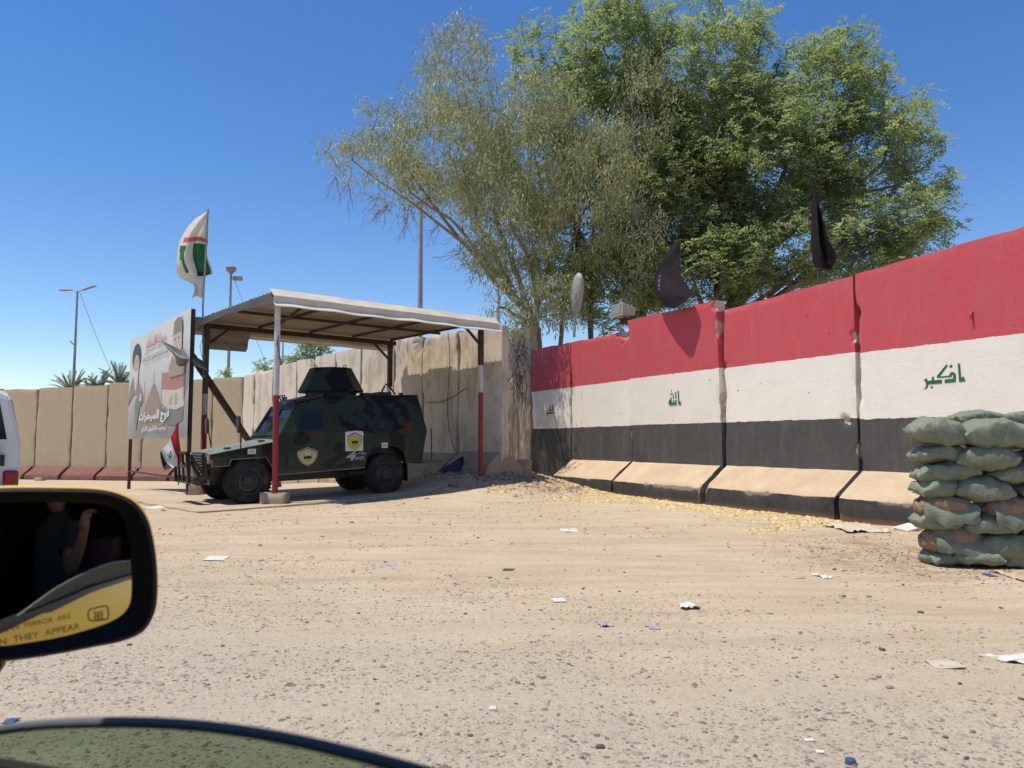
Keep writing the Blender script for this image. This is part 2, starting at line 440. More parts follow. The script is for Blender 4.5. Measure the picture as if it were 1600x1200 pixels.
def camo():
    t = NT('shaded_camouflage'); v = t.coord()
    g = t.mix(t.ramp(t.noise(v, 1.2, 4), [(.4, 0.), (.6, 1.)]), (.021, .034, .019), (.015, .023, .014))  # hull colours deepened to paint in the shelter's shade
    bl = t.ramp(t.noise(t.mapping(v, (1, 1, 1), loc=(3.1, 1, 7.7)), 1.55, 1.5, .4, 1.2), [(.51, 0.), (.53, 1.)])
    g = t.mix(bl, g, (.005, .0055, .0055))
    rd = t.ramp(t.voro(t.mapping(v, (1, .7, 1), loc=(.25, 0, .45)), 1.55), [(.20, 1.), (.25, 0.)])
    rd = t.math('MULTIPLY', rd, t.math('GREATER_THAN', t.noise(v, 3, 1), .40))
    g = t.mix(rd, g, (.085, .024, .015))
    g = t.mix(t.ramp(t.noise(v, 5, 7, .7), [(.5, 0.), (.85, .25)]), g, (.07, .058, .043))
    zl = t.sep(v)[2]; dm = t.math('MULTIPLY', t.ramp(zl, [(.45, 1.), (1.0, 0.)]), t.ramp(t.noise(v, 7, 8, .75), [(.38, 0.), (.7, .7)]))
    g = t.mix(dm, g, (.12, .10, .075))
    return t.out(g, t.ramp(t.noise(v, 8, 5), [(.3, .34), (.7, .6)]), t.bump(t.noise(v, 40, 3), .06, .004), spec=.22)
MAT['camo'] = camo()
def hood_lit_camo():
    t = NT('sunlit_hood_camouflage'); v = t.coord()  # camouflage lifted to paint in the sunlight on the bonnet
    g = t.mix(t.ramp(t.noise(v, 3, 3, .5, .8), [(.5, 0.), (.53, 1.)]), (.15, .21, .145), (.13, .135, .135))
    g = t.mix(t.ramp(t.voro(t.mapping(v, loc=(.2, .3, 0)), 1.4), [(.13, 1.), (.16, 0.)]), g, (.22, .085, .05))
    g = t.mix(t.ramp(t.noise(v, 6, 7, .7), [(.45, 0.), (.85, .6)]), g, (.36, .30, .22))
    return t.out(g, .5, spec=.45)
MAT['lit_camo'] = hood_lit_camo()
MAT['white_sticker'] = simple('white_sticker', (.62, .60, .60), (.5, .48, .47), 8, .5)
MAT['yellow_sticker'] = simple('yellow_sticker', (.48, .46, .045), (.40, .39, .04), 10, .5)
MAT['pale_yellow_sticker'] = simple('pale_yellow_sticker', (.52, .50, .22), (.44, .42, .17), 10, .5)
MAT['red_sticker'] = simple('red_sticker', (.28, .02, .04), (.2, .02, .03), 10, .5)
MAT['black_sticker'] = simple('black_sticker', (.012, .012, .012), (.02, .02, .02), 10, .5)
MAT['grey_sticker'] = simple('silver_sticker', (.42, .41, .41), (.30, .30, .30), 10, .4)
MAT['lamp_red'] = simple('red_lamp_lens', (.30, .012, .018), (.22, .01, .015), 20, .15, spec=.6)
MAT['lamp_clear'] = simple('clear_lamp_lens', (.30, .30, .31), (.2, .2, .21), 20, .12, spec=.7)
def cloth(name, c1, c2, trans=.15, rough=.85, scale=8, spec=.15):
    t = NT(name); v = t.coord()
    c = t.mix(t.ramp(t.noise(v, scale, 6), [(.3, 0.), (.7, 1.)]), c1, c2)
    m = t.out(c, rough, t.bump(t.noise(v, 220, 2), .15, .002), spec=spec)
    if trans:
        tr = t.new('ShaderNodeBsdfTranslucent'); t.set(tr.inputs[0], c); mx = t.new('ShaderNodeMixShader'); mx.inputs[0].default_value = trans
        t.t.links.new(t.b.outputs[0], mx.inputs[1]); t.t.links.new(tr.outputs[0], mx.inputs[2]); t.t.links.new(mx.outputs[0], t.n['Material Output'].inputs[0])
    return m
MAT['black_cloth'] = cloth('black_flag_cloth', (.012, .010, .013), (.02, .014, .017), .12)
MAT['white_cloth'] = cloth('off_white_flag_cloth', (.72, .67, .58), (.62, .56, .46), .3)
MAT['green_cloth'] = cloth('green_flag_print', (.035, .20, .085), (.03, .14, .06), .2)
MAT['darkgreen_cloth'] = cloth('dark_green_flag_print', (.02, .045, .035), (.03, .06, .045), .2)
MAT['redline_cloth'] = cloth('faded_red_flag_print', (.55, .14, .15), (.48, .12, .13), .25)
MAT['red_cloth'] = cloth('red_flag_cloth', (.62, .045, .05), (.55, .04, .045), .3)
MAT['clean_white_cloth'] = cloth('white_flag_cloth', (.78, .76, .74), (.7, .68, .66), .3)
MAT['charcoal_cloth'] = cloth('charcoal_flag_cloth', (.03, .03, .033), (.05, .05, .055), .15)
MAT['grey_satin'] = cloth('grey_satin_cloth', (.14, .14, .15), (.05, .05, .055), .12, .38, 3, .6)
MAT['bark'] = simple('tree_bark', (.20, .145, .105), (.13, .095, .07), 9, .9, .5, 30, .01)
MAT['bark_pale'] = simple('pale_twig_bark', (.30, .235, .17), (.2, .15, .11), 9, .9)
def leaf_mat(name, stops, trans=.3, spec=.35):
    t = NT(name); c = t.ramp(t.attr('tint'), stops)
    t.out(c, .45, spec=spec)
    tr = t.new('ShaderNodeBsdfTranslucent'); t.set(tr.inputs[0], t.mix(1.0, c, (1.12, 1.25, .85), 'MULTIPLY')); mx = t.new('ShaderNodeMixShader'); mx.inputs[0].default_value = trans
    t.t.links.new(t.b.outputs[0], mx.inputs[1]); t.t.links.new(tr.outputs[0], mx.inputs[2]); t.t.links.new(mx.outputs[0], t.n['Material Output'].inputs[0])
    return t.m
MAT['leaf_green'] = leaf_mat('green_pinnate_leaf', [(0., (.16, .205, .10)), (.5, (.25, .305, .14)), (.85, (.34, .395, .18)), (1., (.48, .50, .22))], .5)
MAT['leaf_olive'] = leaf_mat('olive_hanging_leaf', [(0., (.22, .24, .135)), (.45, (.33, .345, .185)), (.8, (.43, .42, .235)), (1., (.56, .50, .31))], .5)
MAT['leaf_palm'] = leaf_mat('palm_leaflet', [(0., (.16, .18, .13)), (1., (.28, .29, .21))])
MAT['bag'] = None
# ================================================================== ground
def axis(parts):
    out = []
    for a, b, st in parts: out.append(np.arange(a, b, st))
    return np.unique(np.round(np.concatenate(out), 4))
gx = axis([(-600, -60, 60), (-60, -14, 3), (-14, -7, .25), (-7, 9, .075), (9, 14, .25), (14, 60, 3), (60, 660, 60)])
gy = axis([(-600, -20, 60), (-20, 1.8, 2), (1.8, 10, .055), (10, 22, .11), (22, 40, .6), (40, 100, 6), (100, 700, 60)])
XX, YY = np.meshgrid(gx, gy)
P3 = np.stack([XX.ravel(), YY.ravel(), np.zeros(XX.size)], 1)
near = np.exp(-np.maximum(0, (np.hypot(P3[:, 0], P3[:, 1] - 8) - 10)) / 4)
rough_patch = np.exp(-((P3[:, 0] - .6) / 1.6) ** 2 - ((P3[:, 1] - 18.6) / 1.7) ** 2)
ZZ = terrain(P3[:, 0], P3[:, 1]) + near * ((fbm(P3, .8, 3, 3) - .5) * .05 + (fbm(P3, 4.0, 5, 3) - .5) * .022 - .004) + rough_patch * (fbm(P3, 5, 9, 3) - .4) * .16
# two shallow wheel ruts sweeping across the sand
rut = lambda yy: np.exp(-((P3[:, 1] - yy(P3[:, 0])) / .28) ** 2)
ZZ -= .022 * near * (rut(lambda x: 10.6 + .18 * x) + rut(lambda x: 9.2 + .16 * x) + .7 * rut(lambda x: 7.0 + .10 * x))
ny_, nx_ = XX.shape
ii = np.arange(ny_ - 1)[:, None] * nx_ + np.arange(nx_ - 1)[None]
GF = np.stack([ii, ii + 1, ii + nx_ + 1, ii + nx_], -1).reshape(-1, 4)
me = np_mesh('ground', np.stack([P3[:, 0], P3[:, 1], ZZ], 1), GF, 4)
ground = tag(link_mesh(me, 'ground', MAT['ground'], smooth=180), kind='structure')
from bisect import bisect
def gheight(x, y):
    j = int(np.clip(np.searchsorted(gx, x) - 1, 0, nx_ - 2)); i = int(np.clip(np.searchsorted(gy, y) - 1, 0, ny_ - 2))
    fx = (x - gx[j]) / (gx[j + 1] - gx[j]); fy = (y - gy[i]) / (gy[i + 1] - gy[i]); Zg = ZZ.reshape(ny_, nx_)
    return float((Zg[i, j] * (1 - fx) + Zg[i, j + 1] * fx) * (1 - fy) + (Zg[i + 1, j] * (1 - fx) + Zg[i + 1, j + 1] * fx) * fy)
def gpt(px, py):
    p = grd(px, py); return np.array([p[0], p[1], gheight(p[0], p[1])])

# concrete apron under the shelter
c00, c10, c11, c01 = [np.array(p) for p in ((-5.15, 12.75), (-1.35, 16.6), (-4.2, 20.6), (-8.6, 16.2))]
nu, nv = 60, 60
U, Vv = np.meshgrid(np.linspace(0, 1, nu), np.linspace(0, 1, nv), indexing='ij')
XY = (c00 * ((1 - U) * (1 - Vv))[..., None] + c10 * (U * (1 - Vv))[..., None] + c11 * (U * Vv)[..., None] + c01 * ((1 - U) * Vv)[..., None])
wob = (fbm(np.c_[XY.reshape(-1, 2), np.zeros(nu * nv)], 1.5, 21, 4).reshape(nu, nv) - .5) * .5
edge = (Vv == 0) | (U == 0)
XY[..., 1] += np.where(edge, wob, 0)
PZ = np.array([[gheight(*XY[i, j]) for j in range(nv)] for i in range(nu)])
PZ = np.maximum(PZ, terrain(XY[..., 0], XY[..., 1])) + .026
G = np.concatenate([XY, PZ[..., None]], -1)
skirt = G.copy(); skirt[..., 2] -= .2
m = MB().grid(G)
for sl in (np.s_[:, 0], np.s_[0, :], np.s_[:, -1], np.s_[-1, :]): m.grid(np.stack([G[sl], skirt[sl]]))
pad = tag(m.build('concrete_apron', MAT['pad'], smooth=40), kind='structure')
def padz(x, y): return max(gheight(x, y), tz(x, y)) + .026

# ================================================================== blast walls
def rough_box(w, t, h, cell, seed, chip=.035, top_slope=0.0, bite=None, bot_t=None):
    """box 0..w, 0..t, 0..h with broken edges; returns (V, F, chip)"""
    nx = max(4, int(w / cell)); nz = max(4, int(h / cell)); ny = 3
    idx = {}; V = []; F = []
    def vid(i, j, k):
        q = (i, j, k)
        if q not in idx: idx[q] = len(V); V.append((w * i / nx, t * j / ny, h * k / nz))
        return idx[q]
    for i in range(nx):
        for k in range(nz):
            F.append((vid(i, 0, k), vid(i + 1, 0, k), vid(i + 1, 0, k + 1), vid(i, 0, k + 1)))
            F.append((vid(i, ny, k), vid(i, ny, k + 1), vid(i + 1, ny, k + 1), vid(i + 1, ny, k)))
    for j in range(ny):
        for k in range(nz):
            F.append((vid(0, j, k), vid(0, j, k + 1), vid(0, j + 1, k + 1), vid(0, j + 1, k)))
            F.append((vid(nx, j, k), vid(nx, j + 1, k), vid(nx, j + 1, k + 1), vid(nx, j, k + 1)))
        for i in range(nx):
            F.append((vid(i, j, nz), vid(i + 1, j, nz), vid(i + 1, j + 1, nz), vid(i, j + 1, nz)))
            F.append((vid(i, j, 0), vid(i, j + 1, 0), vid(i + 1, j + 1, 0), vid(i + 1, j, 0)))
    V = np.array(V); P = V.copy()
    dx = np.minimum(P[:, 0], w - P[:, 0]); dz = h - P[:, 2]
    n1 = fbm(P + seed, 5, seed, 4); n2 = fbm(P + seed * 3, 1.3, seed + 5, 2)
    sx_ = np.where(P[:, 0] < w / 2, 1, -1)
    hit = np.clip((n2 - .42) * 5, 0, 1)                       # where the edge has been broken
    a = np.clip(1 - dx / .09, 0, 1) * (.25 + 1.5 * hit) * (.2 + n1) * chip
    b = np.clip(1 - dz / .10, 0, 1) * (.25 + 1.2 * hit) * (.2 + n1) * chip
    V[:, 0] += sx_ * a * 1.2
    front = P[:, 1] < 1e-6
    V[:, 1] += np.where(front, a * .9 + b * .7, 0)
    V[:, 2] -= b
    V[:, 1] += np.where(front, (fbm(P, 2.2, seed + 2, 3) - .5) * .006, 0)
    ch = np.clip((a + b) / chip * .75, 0, 1)
    if bite:
        for bx, bz, br in bite:
            d = np.hypot(P[:, 0] - bx, P[:, 2] - bz) / br + (n1 - .5) * .6
            k = np.clip(1 - d, 0, 1)
            k = np.clip((k + (fbm(P + 9, 16, seed + 3, 3) - .62) * 1.3) * 2.2, 0, 1) * (k > 0)
            V[:, 1] += np.where(front, k * .05, 0); V[:, 2] -= np.where(dz < 1e-6, k * br * .55, 0)
            ch = np.maximum(ch, np.clip(k * 1.6, 0, 1))
    V[:, 2] += V[:, 0] / w * top_slope * (V[:, 2] / h)
    return V, np.array(F), ch
def footing_mesh(w, zf, zs, dep, th, seed, cell, chip):
    """cross-section lofted along x: sloped top from the stem to a low front nose, same behind"""
    n = max(4, int(w / cell)); prof = []
    def seg(a, b, k): return [tuple(np.array(a) + (np.array(b) - np.array(a)) * i / k) for i in range(k)]
    kk = max(2, int(.35 / cell))
    prof = seg((-dep, -.25), (-dep, zf), kk) + seg((-dep, zf), (0, zs), kk + 2) + seg((0, zs), (th, zs), 1) + seg((th, zs), (th + dep, zf), 2) + seg((th + dep, zf), (th + dep, -.25), 1) + [(th + dep, -.25)]
    prof = np.array(prof); m_ = len(prof)
    xs = np.linspace(0, w, n + 1)
    V = np.zeros((n + 1, m_, 3)); V[..., 0] = xs[:, None]; V[..., 1] = prof[None, :, 0]; V[..., 2] = prof[None, :, 1]
    P = V.reshape(-1, 3).copy(); Q = P.copy()
    n1 = fbm(P + seed, 6, seed, 4); n2 = fbm(P + seed * 2, 1.6, seed + 3, 2); hit = np.clip((n2 - .4) * 5, 0, 1)
    dn = np.hypot(P[:, 1] + dep, P[:, 2] - zf)               # nose edge
    k = np.clip(1 - dn / .11, 0, 1) * (.3 + 1.3 * hit) * (.2 + n1) * chip
    Q[:, 1] += k; Q[:, 2] -= k * .8
    dx = np.minimum(P[:, 0], w - P[:, 0]); e = np.clip(1 - dx / .1, 0, 1) * (.3 + 1.3 * hit) * (.2 + n1) * chip
    Q[:, 0] += np.where(P[:, 0] < w / 2, 1, -1) * e
    Q[:, 2] += (fbm(P, 3, seed + 8, 3) - .5) * .02
    ch = np.clip((k + e) / chip * .7, 0, 1)
    F = [(i * m_ + j, (i + 1) * m_ + j, (i + 1) * m_ + j + 1, i * m_ + j + 1) for i in range(n) for j in range(m_ - 1)]
    F = np.array(F)
    me = bpy.data.meshes.new('footing')
    me.from_pydata(Q.tolist(), [], F.tolist() + [list(range(m_)), list(range(n * m_ + m_ - 1, n * m_ - 1, -1))])
    bm = bmesh.new(); bm.from_mesh(me); bmesh.ops.recalc_face_normals(bm, faces=bm.faces); bm.to_mesh(me); bm.free()
    fattr(me, 'chip', ch); fattr(me, 'top', np.clip((P[:, 1] + dep) / .08 + .45 * (P[:, 2] > zf - .01), 0, 1))
    return me
def blast_wall(origin, ang, w, zb, zt, seed, mat, fmat, label, group, cell=.055, chip=.035, foot=(.56, .32, .72), th=.24, tilt=0, slope=0., bite=None, has_foot=True, fshrink=.02, name='blast_barrier'):
    """origin: far/left end of the stem's front foot line on the plan; local x runs along the wall, local y into it"""
    t = empty(name, (origin[0], origin[1], zb), ang, label=label, cat='barrier', group=group)
    t.rotation_euler = (tilt, 0, ang)
    V, F, ch = rough_box(w, th, zt - zb, cell, seed, chip, slope, bite)
    me = np_mesh('wall_slab', V, F, 4); fattr(me, 'chip', ch)
    s = link_mesh(me, 'wall_slab', mat, t, smooth=50)
    if has_foot:
        fm = footing_mesh(w - 2 * fshrink, foot[1], foot[2], foot[0], th, seed + 40, max(cell * .9, .03), .032)
        f = link_mesh(fm, 'footing', fmat, t, smooth=38); f.location = (fshrink, 0.004, 0)
    return t
P0 = np.array([4.05, 14.66]); DW = np.array([.4535, -.8912]); ANG_R = math.atan2(DW[1], DW[0])
NIN = np.array([.8912, .4535])
FLAG_GROUP = 'blast walls painted as a tricolour flag'
red_walls = []
specs = [(-7.74, -5.63, 3.74, 0, 0., False, 'narrow red white and black blast wall at the far end, streaked by tree shade', None),
         (-5.60, -2.99, 3.72, 0, 0., True, 'red white and black blast wall with a broken top corner under the floodlight', [(2.32, 3.72, .34)]),
         (-2.93, -.03, 3.90, .030, 0., True, 'tallest red white and black blast wall, its green script reading four upright strokes', [(2.9, 3.75, .12)]),
         (.01, 2.965, 3.71, 0, .08, True, 'red white and black blast wall without lettering, topped by the hanging black flag', [(0, 2.6, .12), (2.95, 2.75, .13), (2.72, 1.47, .11)]),
         (3.0, 6.25, 3.81, 0, .16, True, 'nearest red white and black blast wall beside the sandbags', [(.0, 3.2, .12)])]
for k, (a, b, zt, tilt, sl, hf, lab, bite) in enumerate(specs):
    o = P0 + DW * a - (NIN * .02 if k == 2 else 0)
    red_walls.append(blast_wall(o, ANG_R, b - a, 0 if k else .15, zt, 11 + k * 7, MAT['flag_paint'], MAT['foot_paint'], lab, FLAG_GROUP, tilt=tilt, slope=sl, bite=bite, has_foot=hf, cell=.035, chip=.024))
# green painted script, standing 3 mm proud of the slab
def on_wall(px, py, off=0.):
    n = np.array([NIN[0], NIN[1], 0]); O = np.array([P0[0], P0[1], 0]) - n * off
    r = ray(px, py); return CAMP + r * (np.dot(O - CAMP, n) / np.dot(r, n))
def wall_script(wall, polys, x0, y0, sc, name='script_stroke', off=.0045, width=None):
    inv = wall.matrix_basis.inverted()
    for P in polys:
        MB().prism([inv @ Vector(on_wall(x0 + x / sc, y0 + y / sc, off)) for x, y in P], inv.to_3x3() @ Vector((NIN[0] * .012, NIN[1] * .012, 0))).build(name, MAT['green_paint'], wall)
# right word (crop 1420,550 at 14.545 px per px)
akbar = [[(1110, 250), (1175, 285), (1165, 300), (1190, 580), (1245, 555), (1285, 662), (1140, 680)],
         [(855, 275), (885, 315), (705, 555), (905, 538), (950, 460), (1000, 455), (1050, 480), (1068, 520), (1068, 680), (815, 708), (815, 625), (1005, 600), (1005, 520), (985, 512), (970, 565), (640, 592), (635, 545)],
         [(340, 635), (405, 590), (430, 655), (530, 640), (508, 590), (565, 545), (575, 640), (750, 630), (752, 712), (440, 740), (435, 790), (400, 828), (330, 840), (380, 800), (392, 740), (380, 680)],
         [(515, 768), (550, 795), (518, 830), (488, 798)], [(915, 330), (950, 285), (990, 300), (985, 345), (945, 360)]]
wall_script(red_walls[4], akbar, 1420, 550, 14.545)
allah = [[(760, 262), (825, 305), (825, 715), (875, 725), (910, 850), (790, 850)], [(655, 345), (700, 310), (712, 610), (672, 612)],
         [(558, 465), (600, 425), (608, 615), (570, 620)], [(505, 520), (505, 765), (570, 765), (570, 672), (612, 672), (612, 765), (665, 765), (665, 672), (715, 672), (715, 855), (405, 880), (390, 710), (450, 660), (455, 595)],
         [(440, 415), (555, 370), (575, 405), (460, 450)], [(485, 215), (520, 260), (530, 345), (498, 340)]]
wall_script(red_walls[2], allah, 1030, 600, 26.66, off=.0885)
akb2 = [[(415, 555), (440, 540), (475, 615), (735, 612), (735, 690), (500, 695), (470, 760), (535, 795), (415, 795), (455, 745), (455, 650)],
        [(625, 250), (645, 290), (605, 460), (585, 490), (640, 505), (680, 500), (675, 455), (700, 445), (715, 500), (690, 545), (600, 565), (545, 530), (575, 400)],
        [(735, 240), (770, 255), (795, 540), (740, 560)], [(770, 570), (800, 580), (835, 690), (770, 690)]]
wall_script(red_walls[0], akb2, 840, 625, 32.0)
# lifting ring on the near wall and hooks on tops
def ring_on(wall, lx, ly, lz, r, mat, name='lifting_loop', up=True):
    pts = [(lx + r * math.cos(a), ly, lz + r * 1.3 * math.sin(a)) for a in np.linspace(0, math.pi, 9)] if up else [(lx, ly - r * math.sin(a), lz + r * math.cos(a)) for a in np.linspace(0, math.pi, 9)]
    return MB().tube(pts, r * .28, 6).build(name, mat, wall, smooth=60)
ring_on(red_walls[3], .98, .12, 3.70, .05, MAT['galv'])
ring_on(red_walls[4], 1.85, .0, 2.88, .05, MAT['redline_cloth'], 'lifting_loop', up=False)
ring_on(red_walls[2], 2.2, .12, 3.88, .05, MAT['galv'])

# weathered grey walls closing the shelter's rear end (seam distances measured from their right end)
RE = np.array([-.22, 17.65]); BW = np.array([-.643, .766]); ANG_G = math.atan2(-BW[1], -BW[0])
seams = [0, 1.74, 3.35, 4.77, 6.65, 8.25, 9.7, 11.09, 13.01, 14.79, 15.95]
tops = [3.88, 3.97, 4.02, 4.05, 3.97, 3.95, 3.94, 3.9, 3.82, 3.74]
glab = ['weathered grey blast wall, rightmost behind the shelter beside the red post', 'weathered grey blast wall with crumbling top behind the shelter, second from its right end',
        'weathered grey blast wall half shaded by the shelter roof', 'stained grey blast wall just left of the rear brown post', 'peeling grey blast wall behind the turret\'s right side',
        'peeling grey blast wall directly behind the turret', 'peeling grey blast wall left of the turret', 'pitted grey blast wall right of the front red and white post',
        'grey blast wall seen either side of the front red and white post', 'leftmost bare grey blast wall next to the beige painted row']
for k in range(len(seams) - 1):
    a, b = seams[k], seams[k + 1]; o = RE + BW * b + np.array([0, 0])
    mid = RE + BW * (a + b) / 2; zb = tz(mid[0], mid[1]) - .1
    bt = [(.05, tops[k] - zb, .5)] if k in (1, 7) else ([(b - a - .05, tops[k] - zb - .2, .45)] if k in (2, 6) else None)
    blast_wall(o, ANG_G, b - a - .02, zb, tops[k], 101 + 5 * k, MAT['grey_concrete'], MAT['footing_raw'], glab[k], 'bare grey blast walls', cell=.06 if k < 5 else .08, chip=.045, bite=bt, th=.22, foot=(.45, .12, .5) if k == 0 else (.5, .25, .62), slope=random.uniform(-.03, .03))
# pale wall that carries on the line of the painted ones
o = P0 + DW * -9.75
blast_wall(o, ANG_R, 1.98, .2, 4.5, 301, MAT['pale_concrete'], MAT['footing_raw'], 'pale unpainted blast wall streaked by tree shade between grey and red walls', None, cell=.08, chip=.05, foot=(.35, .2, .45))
# beige row to the left
Q0 = np.array([-10.47, 29.86]); Q1 = at(0, 700, 32.2)[:2]; DB = (Q1 - Q0) / np.linalg.norm(Q1 - Q0)
pxs = [380, 332, 280, 224, 168, 113, 58, 0, -58]
blab = ['beige blast wall next to the bare grey row', 'beige blast wall behind the shelter\'s brown corner post', 'beige blast wall right behind the billboard\'s right post', 'beige blast wall behind the middle of the billboard',
        'beige blast wall at the billboard\'s left edge', 'beige blast wall below the right palm crowns', 'beige blast wall below the left palm crown', 'beige blast wall at the left edge behind the white off-roader']
ANG_B = math.atan2(-DB[1], -DB[0])
def along(px):
    # distance along the beige row for a given column
    u = (px - 800) / FPX; n = np.array([DB[1], -DB[0]]); r = np.array([u, 1.0]); t = (Q0 @ n) / (r @ n); return float((r * t - Q0) @ DB)
for k in range(len(pxs) - 1):
    a = along(pxs[k]); b = along(pxs[k + 1]); o = Q0 + DB * b
    zt = 1.17 + (102 - 20 * min(1, k / 6)) / FPX * (Q0 + DB * (a + b) / 2)[1]
    mid = Q0 + DB * (a + b) / 2
    blast_wall(o, ANG_B, b - a - .045, tz(mid[0], mid[1]) - .02, zt + random.uniform(-.03, .03), 401 + 3 * k, MAT['beige_paint'], MAT['maroon_paint'], blab[k], 'beige painted blast walls', cell=.075, chip=.022, foot=(.55, .2, .56), th=.22, fshrink=.03)
# ================================================================== text helper
ARF = {'ا': (0xFE8D, 0xFE8E), 'ب': (0xFE8F, 0xFE90, 0xFE91, 0xFE92), 'ت': (0xFE95, 0xFE96, 0xFE97, 0xFE98), 'ة': (0xFE93, 0xFE94), 'ج': (0xFE9D, 0xFE9E, 0xFE9F, 0xFEA0),
       'ح': (0xFEA1, 0xFEA2, 0xFEA3, 0xFEA4), 'د': (0xFEA9, 0xFEAA), 'ر': (0xFEAD, 0xFEAE), 'ز': (0xFEAF, 0xFEB0), 'س': (0xFEB1, 0xFEB2, 0xFEB3, 0xFEB4), 'ط': (0xFEC1, 0xFEC2, 0xFEC3, 0xFEC4),
       'ع': (0xFEC9, 0xFECA, 0xFECB, 0xFECC), 'ف': (0xFED1, 0xFED2, 0xFED3, 0xFED4), 'ق': (0xFED5, 0xFED6, 0xFED7, 0xFED8), 'ك': (0xFED9, 0xFEDA, 0xFEDB, 0xFEDC), 'ل': (0xFEDD, 0xFEDE, 0xFEDF, 0xFEE0),
       'م': (0xFEE1, 0xFEE2, 0xFEE3, 0xFEE4), 'ن': (0xFEE5, 0xFEE6, 0xFEE7, 0xFEE8), 'و': (0xFEED, 0xFEEE), 'ي': (0xFEF1, 0xFEF2, 0xFEF3, 0xFEF4), 'ئ': (0xFE89, 0xFE8A, 0xFE8B, 0xFE8C), 'ﻼ': (0xFEFB, 0xFEFC)}
def arabic(s):
    s = s.replace('لا', 'ﻼ'); out = ''
    for i, c in enumerate(s):
        if c not in ARF: out += c; continue
        pj = i > 0 and s[i - 1] in ARF and len(ARF[s[i - 1]]) == 4
        nj = i < len(s) - 1 and s[i + 1] in ARF and len(ARF[c]) == 4
        f = ARF[c]; out += chr(f[1 if pj else 0] if len(f) == 2 else f[3 if pj and nj else 1 if pj else 2 if nj else 0])
    return out[::-1]
def text_mesh(body, bold=0., res=2):
    """flat text mesh, normalised to the box 0..1 x 0..1 (x, y); returns verts, faces, aspect"""
    c = bpy.data.curves.new('lettering', 'FONT'); c.body = body; c.resolution_u = res; c.offset = bold
    o = bpy.data.objects.new('lettering', c); COL.objects.link(o)
    me = o.evaluated_get(bpy.context.evaluated_depsgraph_get()).to_mesh()
    V = np.array([v.co[:] for v in me.vertices]); F = [tuple(p.vertices) for p in me.polygons]
    bpy.data.objects.remove(o); bpy.data.curves.remove(c)
    lo, hi = V.min(0), V.max(0); asp = (hi[0] - lo[0]) / (hi[1] - lo[1])
    V[:, :2] = (V[:, :2] - lo[:2]) / (hi[:2] - lo[:2])
    return V, F, asp
def put_text(name, body, mp, mat, parent, bold=0., res=2):
    """mp(u, v) maps the unit box to a 3D point"""
    V, F, _ = text_mesh(body, bold, res)
    m = MB(); m.add([mp(u, v) for u, v, _ in V], F); return m.build(name, mat, parent, fix=False)

# ================================================================== shelter
CO = np.array([-4.37, 14.3]); CANG = R(40)
shelter = empty('parking_shelter', (CO[0], CO[1], 0), CANG, label='open steel parking shelter with cream corrugated roof over the armoured truck', cat='shelter')
def cl(x, y):
    """shelter local -> world plan"""
    return CO[0] + x * math.cos(CANG) - y * math.sin(CANG), CO[1] + x * math.sin(CANG) + y * math.cos(CANG)
LX, LY, ZR = 4.78, 4.0, 3.93
posts = [(0, 0, MAT['post_a'], .055), (0, LY, MAT['post_b'], .05), (LX, LY, MAT['post_c'], .038), (LX, 0, MAT['post_d'], .04)]
for k, (x, y, mt, r) in enumerate(posts):
    wx, wy = cl(x, y); zb = tz(wx, wy) - .05
    m = MB()
    if k == 0: m.tube([(x, y, zb), (x - .02, y, 2), (x - .03, y, 3.75)], r, 14)
    else: m.box((x, y, (zb + 3.8) / 2), (2 * r, 2 * r, 3.8 - zb))
    p = m.build('post', mt, shelter, smooth=40)
    if k == 2: MB().box((x + .03, y, 3.2), (.10, .10, 1.15)).build('post_sleeve', MAT['rust'], shelter)
    if k == 3: MB().box((x, y, 3.3), (.10, .10, .8)).build('post_sleeve', MAT['rust'], shelter)
    if k in (0, 1):
        bz = padz(wx, wy)
        V, F, ch = rough_box(.62 if k == 0 else .4, .34, .26, .035, 60 + k, .05)
        V[:, 0] -= .31 if k == 0 else .2; V[:, 1] -= .17; V[:, 2] += bz - .03
        V[:, 1] += (fbm(V, 6, 4) - .5) * .05; V[:, 2] += (fbm(V, 5, 14) - .5) * .05
        me = np_mesh('post_base', V, F, 4); fattr(me, 'chip', ch); b = link_mesh(me, 'post_base', MAT['footing_raw'], shelter, smooth=50)
        b.location = (x, y, 0); b.rotation_euler = (0, 0, R(-42))
# beams and purlins
for y in (0.02, LY): MB().box((LX / 2 + .05, y, 3.80), (LX + .3, .06, .11)).build('beam', MAT['rust'], shelter)
MB().box((LX / 2 + .05, LY * .47, 3.84), (LX + .25, .045, .06)).build('beam', MAT['rust'], shelter)
for x in (-.12, 1.25, 2.55, 3.75, LX + .1): MB().box((x, LY / 2, 3.89), (.05, LY + .2, .04)).build('purlin', MAT['rust'], shelter)
for (x, y, sx_) in ((0, 0, 1), (0, LY, 1), (LX, LY, -1), (LX, 0, -1)):
    MB().bar((x, y, 3.35), (x + sx_ * .5, y, 3.78), .05, .05).build('brace', MAT['rust'], shelter)
